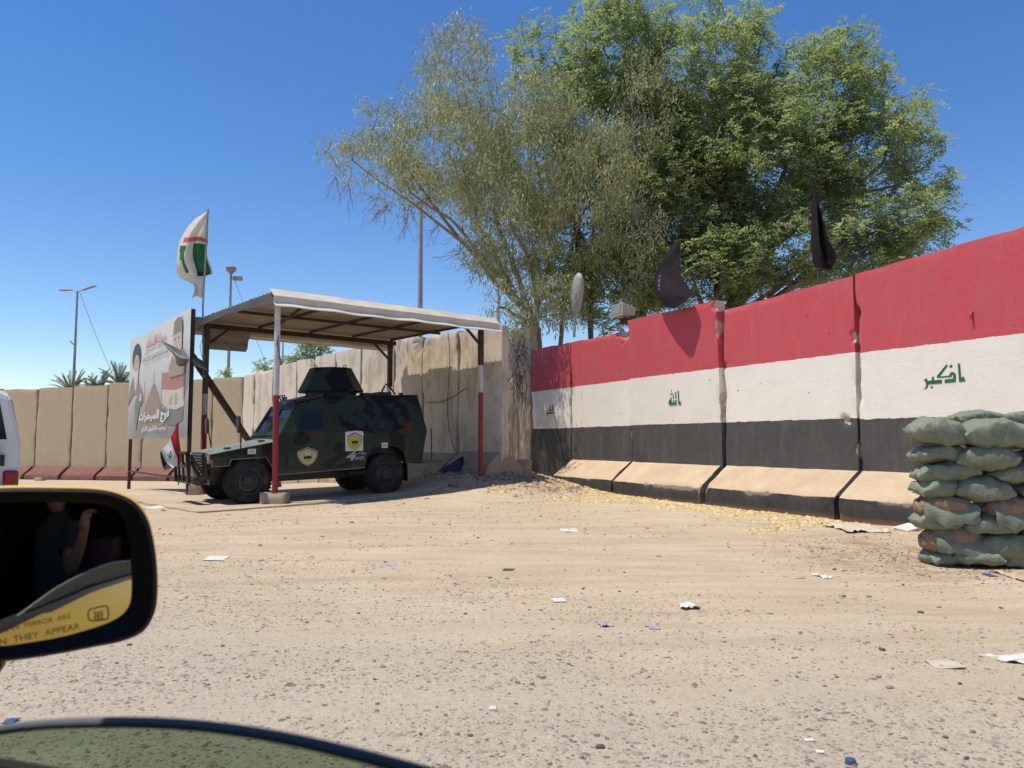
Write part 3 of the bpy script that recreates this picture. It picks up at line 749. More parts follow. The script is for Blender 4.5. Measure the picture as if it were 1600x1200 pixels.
# corrugated sheets, ridges along the length
def corrugated(x0, x1, y0, y1, z, per=.18, amp=.03, wav=.0, seed=0):
    ys = []
    y = y0
    while y < y1 - 1e-6:
        for f, a in ((0, 0), (.28, 0), (.38, 1), (.62, 1), (.72, 0)): ys.append((min(y + f * per, y1), a * amp))
        y += per
    ys.append((y1, 0)); xs = np.linspace(x0, x1, 12); G = np.zeros((len(xs), len(ys), 3))
    for i, x in enumerate(xs):
        for j, (y, a) in enumerate(ys): G[i, j] = (x, y, z + a + wav * math.sin(x * 2.1 + seed) * .5)
    return G
def sheet_obj(name, G, mat, th=.006):
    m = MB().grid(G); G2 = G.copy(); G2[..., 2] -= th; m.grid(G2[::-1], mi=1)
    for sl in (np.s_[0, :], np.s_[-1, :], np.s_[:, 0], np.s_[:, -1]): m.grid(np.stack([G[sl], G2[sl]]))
    return m.build(name, [mat, MAT['sheet_shaded']], shelter)
ye = np.linspace(-.16, LY + .18, 5)
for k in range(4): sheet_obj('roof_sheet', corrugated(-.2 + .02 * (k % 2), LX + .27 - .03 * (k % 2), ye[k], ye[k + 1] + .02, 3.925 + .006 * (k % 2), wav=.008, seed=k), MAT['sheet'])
# folded fascias along both long sides, angle along the open left end
def fascia(y, s, name):
    prof = [(0, 4.0), (s * .20, 3.845), (s * .195, 3.74), (s * .215, 3.70), (s * .30, 3.655), (s * .31, 3.635)]
    xs = np.linspace(-.24, LX + .31, 60); G = np.zeros((len(xs), len(prof), 3))
    for i, x in enumerate(xs):
        dent = .007 * math.sin(x * 2.6) + .006 * math.sin(x * 7.1 + 1)
        for j, (dy, z) in enumerate(prof): G[i, j] = (x, y + dy + s * (dent if j > 1 else 0), z + (dent * .8 if j > 2 else dent * .3))
    m = MB().grid(G); G2 = G.copy(); G2[..., 1] -= s * .004; G2[..., 2] -= .004; m.grid(G2)
    return m.build(name, MAT['sheet'], shelter, smooth=25, fix=False)
fascia(-.10, -1, 'fascia'); fascia(LY + .1, 1, 'fascia')
MB().add([(-.235, -.1, 3.915), (-.235, LY + .1, 3.915), (-.235, LY + .3, 3.72), (-.235, LY * .5, 3.80), (-.235, -.3, 3.70), (-.21, -.1, 3.915), (-.21, LY + .1, 3.915), (-.21, LY + .3, 3.72), (-.21, LY * .5, 3.80), (-.21, -.3, 3.70)],
    [(0, 1, 2, 3, 4), (5, 9, 8, 7, 6), (0, 5, 6, 1), (4, 3, 8, 9), (3, 2, 7, 8), (0, 4, 9, 5), (1, 6, 7, 2)]).build('end_trim', MAT['dark_steel'], shelter)
# loose sheet hanging under the back beam at the left corner
G = np.zeros((14, 8, 3))
for i in range(14):
    for j in range(8):
        G[i, j] = (.03 + i * .075 + (.02 * math.sin(i * 2.3) if j == 7 else 0) - .012 * j, LY - .02 + (.03 if j in (3, 4) else 0), 3.74 - j * .068)
m = MB().grid(G); G2 = G.copy(); G2[..., 1] += .006; m.grid(G2); m.build('hanging_sheet', MAT['sheet_dull'], shelter)
MB().tube([(-.02, -.05, 3.15), (-.05, -.07, 3.0), (.0, -.07, 2.75), (.03, -.06, 2.62)], .008, 6).build('cable', MAT['black_plastic'], shelter)
MB().tube([(-.06, LY + .02, 3.6), (-.16, LY - .05, 3.3), (-.07, LY, 3.0), (-.24, LY - .1, 2.72)], .006, 6).build('cable', MAT['black_plastic'], shelter)
# rear wall clutter: slung cables and a steel bar
wires = empty('slung_cable', (-1.6, 18.9, 2.3), label='thin black cable sagging across the shaded grey wall', cat='cable')
a = at(664, 628, 19.9); b = at(728, 606, 18.45); pts = [a + (b - a) * t + np.array([0, 0, -.14 * math.sin(math.pi * t)]) for t in np.linspace(0, 1, 10)]
MB().tube([tuple(p - np.array(wires.location)) for p in pts], .012, 6).build('cable_run', MAT['black_plastic'], wires)
pts = [at(700, 520, 18.95), at(703, 560, 18.92), at(699, 640, 18.95), at(706, 690, 18.9), at(716, 712, 18.75)]
MB().tube([tuple(p - np.array(wires.location)) for p in crspline(pts, 18)], .008, 6).build('cable_run', MAT['black_plastic'], wires)
# brown steel bar leaning against the corner post
la = np.array(at(300, 556, 17.0)); lb = np.array(at(437, 755, 21.3)); lb[2] = tz(lb[0], lb[1]) - .02
bar = empty('leaning_steel_bar', tuple(lb), label='dark brown square steel bar leaning diagonally behind the truck bonnet', cat='steel bar')
MB().bar((0, 0, 0), tuple(la - lb), .10, .13).build('square_tube', MAT['rust'], bar)

# ================================================================== billboard
bA = np.array(grd(197, 764)); bB = np.array(grd(289, 775))
ux = (bB - bA)[:2]; BWd = float(np.linalg.norm(ux)); bang = math.atan2(ux[1], ux[0])
bill = empty('billboard', (bA[0], bA[1], 0), bang, label='faded printed billboard on two thin dark posts left of the shelter', cat='billboard')
zA = tz(*bA[:2]); zB = tz(*bB[:2])
for x, zb, h in ((.03, zA, 3.9), (BWd - .02, zB, 4.08)):
    MB().box((x, .06, (h + zb) / 2), (.075, .075, h - zb)).build('post', MAT['rust'], bill)
MB().box((BWd / 2, .05, .36), (BWd, .04, .04)).build('cross_bar', MAT['rust'], bill)
NG = 30
def bpt(u, v, off=0.):
    """u,v in 0..1 over the print, slight bulge of the stretched sheet"""
    x = -.03 + u * (BWd + .10); zt = 3.96 + .13 * u; zb_ = 1.24 + .02 * u
    return (x, -.012 - off + .0006 * math.sin(7 * u + 3 * v), zb_ + (zt - zb_) * v)
def billboard_print():
    t = NT('billboard_backdrop_print'); g = t.coord('UV'); s = t.sep(g)
    base = t.ramp(s[1], [(0., (.20, .185, .165)), (.22, (.25, .225, .20)), (.45, (.47, .43, .38)), (.75, (.58, .57, .53)), (1., (.62, .60, .55))])
    cl_ = t.ramp(t.noise(g, 3.5, 5, .55), [(.45, 0.), (.75, .55)])
    col = t.mix(cl_, base, (.36, .42, .45))
    col = t.mix(t.ramp(s[0], [(.0, .35), (.18, 0.)]), col, (.55, .49, .42))
    return t.out(col, .55, spec=.3)
bm_ = MB(); Gp = np.array([[bpt(i / NG, j / NG) for j in range(NG + 1)] for i in range(NG + 1)]); bm_.grid(Gp)
pr = bm_.mesh('printed_sheet'); uv = pr.uv_layers.new(name='UVMap')
cu = np.array([[(i / NG, j / NG) for j in range(NG + 1)] for i in range(NG + 1)]).reshape(-1, 2)
for l in pr.loops: uv.data[l.index].uv = cu[l.vertex_index]
print_ = link_mesh(pr, 'printed_sheet', billboard_print(), bill, smooth=180)
MB().grid(np.array([[tuple(np.array(bpt(i / NG, j / NG)) + (0, .012, 0)) for j in range(NG + 1)] for i in range(NG + 1)])).build('backing_sheet', MAT['sheet_dull'], bill, smooth=180)
def ink(name, c, c2=None): return simple('print_' + name, c, c2 or tuple(x * .85 for x in c), 5, .55)
layer = [0]
def printed(name, polys, mat):
    layer[0] += 1; off = .0015 * layer[0] + .001
    for P in polys: MB().poly([bpt(u, v, off) for u, v in P]).build(name, mat, print_, fix=False)
def ell(cx, cy, rx, ry, n=20, a0=0, a1=360): return [(cx + rx * math.cos(R(a)), cy + ry * math.sin(R(a))) for a in np.linspace(a0, a1, n, endpoint=(a1 - a0) < 360)]
# dome, minaret and flag of the backdrop
dome = [(.30, .04), (.62, .04)] + [(.47 + s_ * w, v) for s_, w, v in [(1, .20, .12), (1, .175, .2), (1, .13, .3), (1, .075, .40), (1, .0, .50), (-1, .075, .40), (-1, .13, .3), (-1, .175, .2), (-1, .20, .12)]]
printed('dome_print', [[(.25, .10)] + [(.27, .10), (.67, .10)] + [(.655, .2), (.61, .3), (.55, .41), (.475, .505), (.40, .41), (.335, .3), (.285, .2)]], ink('dome', (.30, .215, .155), (.24, .175, .13)))
printed('spire_print', [[(.47, .5), (.48, .5), (.476, .615), (.474, .615)]], ink('spire', (.20, .17, .14)))
printed('pole_print', [[(.305, .32), (.315, .32), (.318, .53), (.308, .53)], [(.60, .28), (.612, .28), (.615, .57), (.603, .57)]], ink('pole', (.33, .35, .36)))
printed('flag_print', [[(.62, .42), (.72, .40), (.84, .385), (.95, .40), (.95, .55), (.88, .53), (.74, .545), (.625, .56)]], ink('flag_red', (.42, .17, .13)))
printed('flag_print', [[(.62, .30), (.72, .245), (.84, .225), (.95, .25), (.95, .40), (.84, .385), (.72, .40), (.62, .42)]], ink('flag_white', (.55, .48, .41)))
printed('flag_print', [[(.60, .27), (.66, .245), (.74, .225), (.84, .215), (.94, .235), (.94, .14), (.84, .10), (.74, .11), (.66, .14)]], ink('flag_black', (.17, .165, .15)))
printed('flag_print', [[(.72, .29), (.75, .27), (.78, .28), (.78, .35), (.75, .33)], [(.81, .27), (.86, .275), (.85, .36), (.82, .35)]], ink('flag_script', (.38, .35, .27)))
printed('flag_print', [[(.13, .32), (.18, .08), (.21, .20), (.25, .34), (.22, .42), (.17, .40)]], ink('green_flag', (.17, .20, .155)))
# two generic portraits
cloakm = ink('cloak', (.20, .17, .145), (.25, .21, .18))
printed('portrait_print', [[(.0, .33), (.06, .40), (.12, .44), (.20, .43), (.255, .38), (.25, .30), (.30, .36), (.27, .45), (.21, .53), (.18, .60), (.08, .60), (.03, .52)]], cloakm)
printed('portrait_print', [ell(.145, .80, .085, .135, 20)], ink('turban', (.055, .055, .055)))
printed('portrait_print', [ell(.150, .72, .055, .105, 18)], ink('face', (.52, .36, .28)))
printed('portrait_print', [[(.10, .72), (.115, .67), (.185, .67), (.20, .74), (.195, .60), (.165, .48), (.14, .47), (.115, .57)]], ink('beard', (.58, .54, .50)))
printed('portrait_print', [[(.125, .755), (.145, .755), (.145, .765), (.125, .765)], [(.16, .755), (.178, .755), (.178, .765), (.16, .765)], [(.14, .675), (.165, .675), (.16, .665), (.145, .665)]], ink('features', (.16, .10, .08)))
printed('portrait_print', [[(.22, .36), (.24, .42), (.27, .44), (.285, .40), (.265, .35)]], ink('hand', (.52, .40, .31)))
printed('portrait_print', [[(.72, .58), (.76, .66), (.80, .70), (.92, .70), (.955, .64), (.955, .50), (.74, .50)]], ink('uniform', (.33, .26, .18), (.27, .22, .155)))
printed('portrait_print', [[(.775, .70), (.78, .85), (.90, .85), (.905, .72), (.87, .63), (.82, .62), (.79, .65)]], ink('soldier_face', (.55, .40, .29)))
printed('portrait_print', [[(.74, .835), (.775, .85), (.785, .95), (.83, .975), (.895, .965), (.91, .85), (.80, .845)]], ink('cap', (.25, .21, .165)))
printed('portrait_print', [[(.79, .80), (.815, .80), (.815, .81), (.79, .81)], [(.845, .80), (.87, .80), (.87, .81), (.845, .81)], [(.80, .70), (.84, .70), (.84, .71), (.80, .71)]], ink('soldier_features', (.20, .13, .10)))
layer[0] += 1
def bbox(u0, u1, v0, v1): return lambda u, v: bpt(u0 + (u1 - u0) * u, v0 + (v1 - v0) * v, .0015 * layer[0] + .001)
put_text('lettering', arabic('سرايا السلام'), bbox(.33, .66, .79, .93), ink('title', (.50, .17, .15)), print_, .012)
put_text('lettering', arabic('قيادة قاطع العمليات الثانية'), bbox(.27, .71, .70, .765), ink('small', (.14, .14, .14)), print_, .012)
printed('rule_print', [[(.29, .785), (.71, .805), (.71, .809), (.29, .789)]], ink('rule', (.40, .34, .31)))
layer[0] += 1
put_text('lettering', arabic('فوج السيطرات'), bbox(.25, .76, .135, .25), ink('white', (.80, .79, .76)), print_, .022)
put_text('lettering', arabic('يرحب بالزائرين الكرام'), bbox(.31, .71, .055, .115), ink('white_b', (.80, .79, .76)), print_, .012)

# ================================================================== armoured truck
VP_ = on_ground(388, 790)
TANG, TTILT, TW = R(36), R(1.6), 1.72
tx, ty = VP_[0], VP_[1]
truck = empty('armoured_truck', (tx, ty, padz(tx, ty) - .035 + .03), label='dark green camouflaged armoured truck with roof turret parked under the shelter', cat='armoured truck')
truck.rotation_euler = (0, -TTILT, TANG)
def mir(P): return [(x, TW - y, z) for x, y, z in reversed(P)]
def both(m, P): m.poly(P); m.poly(mir(P))
# --- hull (local x rearwards from the front axle, y away from the camera, z up)
h = MB()
both(h, [(.50, 0, .49), (2.33, 0, .55), (2.40, 0, .84), (2.54, 0, .95), (3.04, 0, .95), (3.2, 0, .84), (3.27, 0, .6), (3.63, 0, .6), (3.77, 0, 1.27), (.62, 0, 1.27), (.50, 0, 1.13)])
both(h, [(.62, 0, 1.27), (1.66, 0, 1.27), (1.66, .19, 2.0), (.99, .13, 1.84)])
both(h, [(1.66, 0, 1.27), (3.77, 0, 1.27), (3.66, .19, 2.03), (1.66, .19, 2.0)])
both(h, [(.50, 0, 1.13), (.62, 0, 1.27), (.56, .02, 1.14)])
h.poly([(.56, .02, 1.14), (.62, 0, 1.27), (.99, .13, 1.84), (.99, TW - .13, 1.84), (.62, TW, 1.27), (.56, TW - .02, 1.14)])
h.poly([(.99, .13, 1.84), (1.66, .19, 2.0), (1.66, TW - .19, 2.0), (.99, TW - .13, 1.84)])
h.poly([(1.66, .19, 2.0), (3.66, .19, 2.03), (3.66, TW - .19, 2.03), (1.66, TW - .19, 2.0)])
h.poly([(3.66, .19, 2.03), (3.77, 0, 1.27), (3.77, TW, 1.27), (3.66, TW - .19, 2.03)])
h.poly([(3.77, 0, 1.27), (3.63, 0, .6), (3.63, TW, .6), (3.77, TW, 1.27)])
h.poly([(.50, 0, .49), (.50, TW, .49), (2.33, TW, .55), (2.33, 0, .55)])
h.poly([(.50, 0, .49), (.50, 0, 1.13), (.50, TW, 1.13), (.50, TW, .49)])
hull = h.build('hull', MAT['camo'], truck, bevel=.012)
# fenders and nose
for s in (0, 1):
    fd = MB()
    P = [(-.60, 0, .70), (-.34, 0, .71), (-.31, 0, .82), (.33, 0, .84), (.50, 0, .56), (.50, 0, 1.125), (-.62, 0, .935)]
    if s: P = [(x, TW, z) for x, y, z in P]
    fd.prism(P, (0, .10 if not s else -.10, 0))
    fd.prism([(-.31, 0 if not s else TW, .82), (.33, 0 if not s else TW, .84), (.33, .42 if not s else TW - .42, .84), (-.31, .42 if not s else TW - .42, .82)], (0, 0, .02))
    fd.prism([(-.60, .1 if not s else TW - .1, .70), (-.62, .1 if not s else TW - .1, .93), (-.62, .42 if not s else TW - .42, .93), (-.60, .42 if not s else TW - .42, .62)], (.05, 0, 0))
    fd.build('fender', MAT['camo'], truck, bevel=.006)
bn = MB()
bn.loft([[(-.66, .06, .93), (-.66, .40, .965), (-.66, TW / 2, .975), (-.66, TW - .40, .965), (-.66, TW - .06, .93)], [(-.2, .04, 1.01), (-.2, .40, 1.05), (-.2, TW / 2, 1.06), (-.2, TW - .40, 1.05), (-.2, TW - .04, 1.01)], [(.54, .02, 1.135), (.54, .40, 1.17), (.54, TW / 2, 1.18), (.54, TW - .40, 1.17), (.54, TW - .02, 1.135)]], cap=(False, False), closed=False)
bon = bn.build('bonnet', MAT['lit_camo'], truck, smooth=20, fix=True)
MB().add([(-.66, .06, .93), (-.66, TW - .06, .93), (-.66, TW - .06, .88), (-.66, .06, .88), (-.66, .40, .965), (-.66, TW / 2, .975), (-.66, TW - .4, .965)], [(0, 4, 5, 6, 1, 2, 3)]).build('bonnet_lip', MAT['lit_camo'], bon, fix=False)
for x, y in ((-.32, .22), (.34, .30)): MB().box((x, y, 1.03 if x < 0 else 1.145), (.12, .05, .03)).build('bonnet_catch', MAT['black_plastic'], bon)
# grille with slats, headlights
gl = MB().prism([(-.64, .40, .50), (-.67, .40, .95), (-.67, TW - .40, .95), (-.64, TW - .40, .50)], (.04, 0, 0)).build('grille', MAT['camo'], truck)
for k in range(8): MB().box((-.685, TW / 2, .56 + k * .05), (.035, TW - .95, .026), M=Matrix.Rotation(R(25), 3, 'Y')).build('slat', MAT['dark_steel'], gl)
for y in (.24, TW - .24):
    hl = MB().lathe([(.085, 0), (.085, .05), (.06, .06), (.0, .062)], 18, axis='X').build('headlight', MAT['lamp_clear'], truck, smooth=30); hl.rotation_euler = (0, 0, math.pi); hl.location = (-.60, y, .83)
MB().box((-.02, 0, 0), (.03, .05, .12)).build('turn_lamp', MAT['lamp_red'], truck).location = (-.60, .05, .76)
# bumper, bull bar
bp = MB(); bp.box((-.86, TW / 2, .46), (.14, TW - .35, .13)); bp.box((-.74, .45, .44), (.25, .08, .1)); bp.box((-.74, TW - .45, .44), (.25, .08, .1)); bp.build('bumper', MAT['camo'], truck, bevel=.01)
bb = MB()
for y in (.38, TW - .38):
    bb.bar((-.95, y, .42), (-.98, y, .98), .06, .05); bb.bar((-.98, y, .98), (-.72, y, .62), .05, .04)
for z, x in ((.96, -.98), (.72, -.97)): bb.tube([(x, .38, z), (x, TW - .38, z)], .028, 8)
for y in (.7, 1.02): bb.bar((-.96, y, .44), (-.98, y, .96), .04, .04)
bb.bar((-.98, .38, .93), (-.80, .16, .50), .07, .03); bb.box((-.93, .30, .88), (.05, .16, .10))
bb.build('bull_bar', MAT['camo'], truck)
MB().lathe([(.055, 0), (.055, .04), (.0, .05)], 14, axis='X').build('fog_lamp', MAT['lamp_clear'], truck, smooth=30).location = (-.94, .34, .86)
# windscreen panes in a frame, side windows
def lerp3(a, b, t): return tuple(a[i] + (b[i] - a[i]) * t for i in range(3))
wl, wt, wr, wu = (.62, .03, 1.22), (.985, .125, 1.825), (.62, TW - .03, 1.22), (.985, TW - .125, 1.825)
def wpt(u, v, off): p = lerp3(lerp3(wl, wr, u), lerp3(wt, wu, u), v); return (p[0] - off * .85, p[1], p[2] + off * .5)
ws = MB()
for (u0, u1, v0, v1) in ((.0, .06, 0, 1), (.94, 1., 0, 1), (.47, .53, 0, 1), (.06, .47, .0, .14), (.53, .94, 0, .14), (.06, .47, .86, 1), (.53, .94, .86, 1)):
    ws.prism([wpt(u0, v0, .002), wpt(u1, v0, .002), wpt(u1, v1, .002), wpt(u0, v1, .002)], (-.03, 0, .018))
wsf = ws.build('windscreen_frame', MAT['camo'], truck)
for u0, u1 in ((.06, .47), (.53, .94)): MB().prism([wpt(u0, .14, .006), wpt(u1, .14, .006), wpt(u1, .86, .006), wpt(u0, .86, .006)], (-.008, 0, .005)).build('windscreen_pane', MAT['dark_glass'], wsf)
MB().bar(wpt(.3, .1, .045), wpt(.18, .55, .045), .012, .012).build('wiper', MAT['black_plastic'], wsf)
def sidept(x, z, off): y = .19 * (z - 1.27) / .73 if z > 1.27 else 0; return (x, y - off, z)
dw = MB(); dw.prism([sidept(.86, 1.30, .004), sidept(1.52, 1.30, .004), sidept(1.52, 1.72, .004), sidept(1.00, 1.72, .004)], (0, -.012, 0)); dwf = dw.build('window_frame', MAT['camo'], truck, bevel=.004)
MB().prism([sidept(.94, 1.335, .018), sidept(1.46, 1.335, .018), sidept(1.46, 1.67, .018), sidept(1.06, 1.67, .018)], (0, -.004, 0)).build('window_pane', MAT['dark_glass'], dwf)
# door outline, handle, hinges, gun ports with covers
dr = MB()
for a, b in (((.72, .60), (.72, 1.26)), ((1.62, .57), (1.62, 1.9)), ((.72, .60), (1.62, .57)), ((.9, 1.78), (1.62, 1.9))):
    dr.bar(sidept(*a, .004), sidept(*b, .004), .012, .012)
dr.build('door_seam', MAT['black_plastic'], truck)
MB().box((1.52, -.02, 1.08), (.16, .03, .035)).build('door_handle', MAT['black_plastic'], truck, bevel=.006)
for z in (.75, 1.12): MB().tube([(.74, -.015, z - .05), (.74, -.015, z + .05)], .016, 8).build('hinge', MAT['camo'], truck)
for x, z in ((2.18, 1.68), (2.65, 1.68), (3.12, 1.68)):
    q = MB().lathe([(.075, 0), (.075, .03), (.05, .045), (0, .045)], 16, axis='Y').build('gun_port', MAT['camo'], truck, smooth=35); q.rotation_euler = (R(180) - R(14), 0, 0); q.location = sidept(x, z, -.0)
    MB().box((0, .05, .05), (.09, .03, .05)).build('port_cover', MAT['black_plastic'], q)
for x, z in ((2.25, 1.45), (2.75, 1.44), (3.2, 1.5)):
    q = MB().lathe([(.11, 0), (.11, .02), (.085, .025), (.085, .012), (0, .012)], 18, axis='Y').build('vision_block', MAT['black_plastic'], truck, smooth=35); q.rotation_euler = (R(180) - R(14), 0, 0); q.location = sidept(x, z, 0)
MB().bar((1.68, .185, 2.0), (3.64, .185, 2.03), .05, .02).build('drip_rail', MAT['camo'], truck)
# pale strips added to paint in highlights along edges (fender lip, sill)
tr = MB(); pts = [(-.60, -.006, .71), (-.34, -.006, .715), (-.31, -.006, .825), (.33, -.006, .845), (.52, -.006, .50)]
for a, b in zip(pts[:-1], pts[1:]): tr.bar(a, b, .012, .014)
tr.bar((.52, -.006, .50), (2.33, -.006, .555), .014, .016); tr.build('edge_highlight', MAT['lit_camo'], truck)
# chassis and wheel wells
ch_ = MB(); ch_.box((1.5, TW / 2, .46), (4.1, .7, .22)); ch_.box((1.45, TW / 2, .62), (1.7, TW - .2, .2)); ch_.box((-.15, TW / 2, .66), (.85, .95, .45)); ch_.box((2.8, TW / 2, .75), (1.0, 1.15, .36))
for x in (0, 2.8): ch_.tube([(x, .2, .41), (x, TW - .2, .41)], .06, 8)
ch_.tube([(2.0, .1, .45), (2.4, .1, .45)], .06, 8)
ch_.build('chassis', MAT['black_plastic'], truck)
# rear step and mud flaps
MB().box((3.95, .55, .60), (.5, .9, .06)).build('rear_step', MAT['dark_steel'], truck); MB().tube([(4.12, .42, .6), (4.12, .42, 1.32)], .012, 6).build('whip_rod', MAT['black_plastic'], truck)
MB().box((3.30, .15, .42), (.02, .26, .38)).build('mud_flap', MAT['black_plastic'], truck)
# wheels
def make_wheel():
    rim = MB(); rim.lathe([(.0, -.02), (.07, -.02), (.075, -.035), (.10, -.035), (.12, .0), (.19, .02), (.215, -.01), (.235, -.012), (.235, .2), (.0, .2)], 28, axis='Y')
    r = rim.mesh('wheel')
    ty_ = MB(); prof = [(.225, .0), (.27, -.025), (.34, -.03), (.385, -.015), (.41, .02), (.413, .12), (.41, .22), (.385, .255), (.34, .265), (.225, .24)]
    ty_.lathe(prof, 40, axis='Y', cap=(False, False))
    for k in range(40):
        a = 2 * math.pi * k / 40; c, s = math.cos(a), math.sin(a)
        for w0, w1, da in ((.0, .11, .0), (.13, .24, .5)):
            aa = a + da * 2 * math.pi / 40; c, s = math.cos(aa), math.sin(aa)
            ty_.box((.412 * c, (w0 + w1) / 2, .412 * s), (.022, w1 - w0, .038), M=Matrix.Rotation(-aa, 3, 'Y'))
    t = ty_.mesh('tyre')
    lug = MB()
    for k in range(6):
        a = 2 * math.pi * k / 6; lug.lathe([(.012, -.03), (.012, .02)], 6, c=(.105 * math.cos(a), -.01, .105 * math.sin(a)), axis='Y')
    l = lug.mesh('wheel_nuts')
    for me, mt in ((r, MAT['black_plastic']), (t, MAT['black_rubber']), (l, MAT['dark_steel'])):
        me.materials.append(mt); me.shade_smooth(); me.set_sharp_from_angle(angle=R(35))
    return r, t, l
WM = make_wheel()
def add_wheel(parent, loc, rz, sc=1.0, flip=False):
    w = link_mesh(WM[0], 'wheel', None, parent); w.location = loc; w.rotation_euler = (0, 0, rz + (math.pi if flip else 0)); w.scale = (sc,) * 3
    link_mesh(WM[1], 'tyre', None, w); link_mesh(WM[2], 'wheel_nuts', None, w); return w
add_wheel(truck, (0, .0, .405), R(-9)); add_wheel(truck, (2.8, .02, .405), 0)
add_wheel(truck, (0, TW - .02, .405), R(-9), flip=True); add_wheel(truck, (2.8, TW - .02, .405), 0, flip=True)
# turret: open faceted gun shield on a ring
def octo(rx, ry, z, cx, cy, n=8, ph=22.5): return [(cx + rx * math.cos(R(ph + 360 / n * k)), cy + ry * math.sin(R(ph + 360 / n * k)), z) for k in range(n)]
tc = (1.98, TW / 2)
tu = MB(); tu.loft([octo(.66, .60, 2.10, *tc), octo(.68, .62, 2.13, *tc), octo(.43, .40, 2.615, *tc), octo(.41, .38, 2.615, *tc), octo(.62, .56, 2.14, *tc)], cap=(False, False))
tur = tu.build('turret', MAT['camo'], truck)
MB().lathe([(.52, 2.0), (.52, 2.115), (.3, 2.115)], 28, c=(tc[0], tc[1], 0), cap=(False, True)).build('turret_ring', MAT['camo'], tur, smooth=30)
for k in range(4):
    a = R(22.5 + 90 * k); px_, py_ = tc[0] + .42 * math.cos(a), tc[1] + .38 * math.sin(a)
    MB().tube([(px_ + .03 * math.cos(b), py_, 2.63 + .03 * math.sin(b)) for b in np.linspace(0, 2 * math.pi, 11)], .009, 6).build('lifting_eye', MAT['dark_steel'], tur, smooth=60)
MB().box((tc[0] - .68, tc[1] - .2, 2.13), (.10, .12, .03)).build('shield_foot', MAT['camo'], tur)
# roof clutter
rf = MB(); rf.box((1.28, .75, 1.96), (.62, .9, .07), M=Matrix.Rotation(R(-13), 3, 'Y')); rf.tube([(1.0, .3, 1.90), (1.0, 1.3, 1.90)], .03, 8); rf.build('roof_hatch', MAT['black_plastic'], truck)
sb = MB()
for y in (.42, .56, .70): sb.box((.86, y, 1.93), (.02, .02, .19), M=Matrix.Rotation(R(-18), 3, 'Y'))
for z in (1.85, 2.02): sb.bar((.86 - (z - 1.93) * .3, .40, z), (.86 - (z - 1.93) * .3, .72, z), .02, .02)
sb.build('roof_lamp_guard', MAT['black_plastic'], truck)
for y in (.49, .63): MB().box((.885, y, 1.93), (.03, .10, .13)).build('roof_lamp', MAT['lamp_clear'], truck)
rr = MB(); rr.box((2.62, .5, 2.06), (.22, .2, .05)); rr.box((2.98, .5, 2.07), (.3, .28, .07)); rr.bar((2.93, .45, 2.08), (3.02, .45, 2.25), .035, .03); rr.bar((3.27, .45, 2.06), (3.10, .45, 2.26), .03, .03); rr.bar((3.10, .45, 2.26), (3.03, .45, 2.28), .03, .03); rr.box((3.42, .5, 2.06), (.06, .1, .08)); rr.bar((2.55, .5, 2.06), (2.47, .5, 2.12), .03, .03)
rr.build('rear_hatch', MAT['black_plastic'], truck, bevel=.004)
# mirrors on stalks
for y, x, zb in ((-.08, -.17, .98), (TW + .05, -.25, .98)):
    mm = MB(); mm.tube([(x + .04, y + (.1 if y < 0 else -.1), zb), (x + .01, y, 1.32), (x, y, 1.6)], .012, 6)
    st = mm.build('mirror_stalk', MAT['black_plastic'], truck, smooth=60)
    MB().loft([[(x - .03 + .025 * math.cos(a) * k_, y + .085 * math.sin(a) * k_ * 1.0, z) for a in np.linspace(0, 2 * math.pi, 12, endpoint=False)] for z, k_ in ((1.30, .55), (1.33, 1.), (1.58, 1.), (1.62, .6))]).build('mirror_head', MAT['black_plastic'], st, smooth=40)
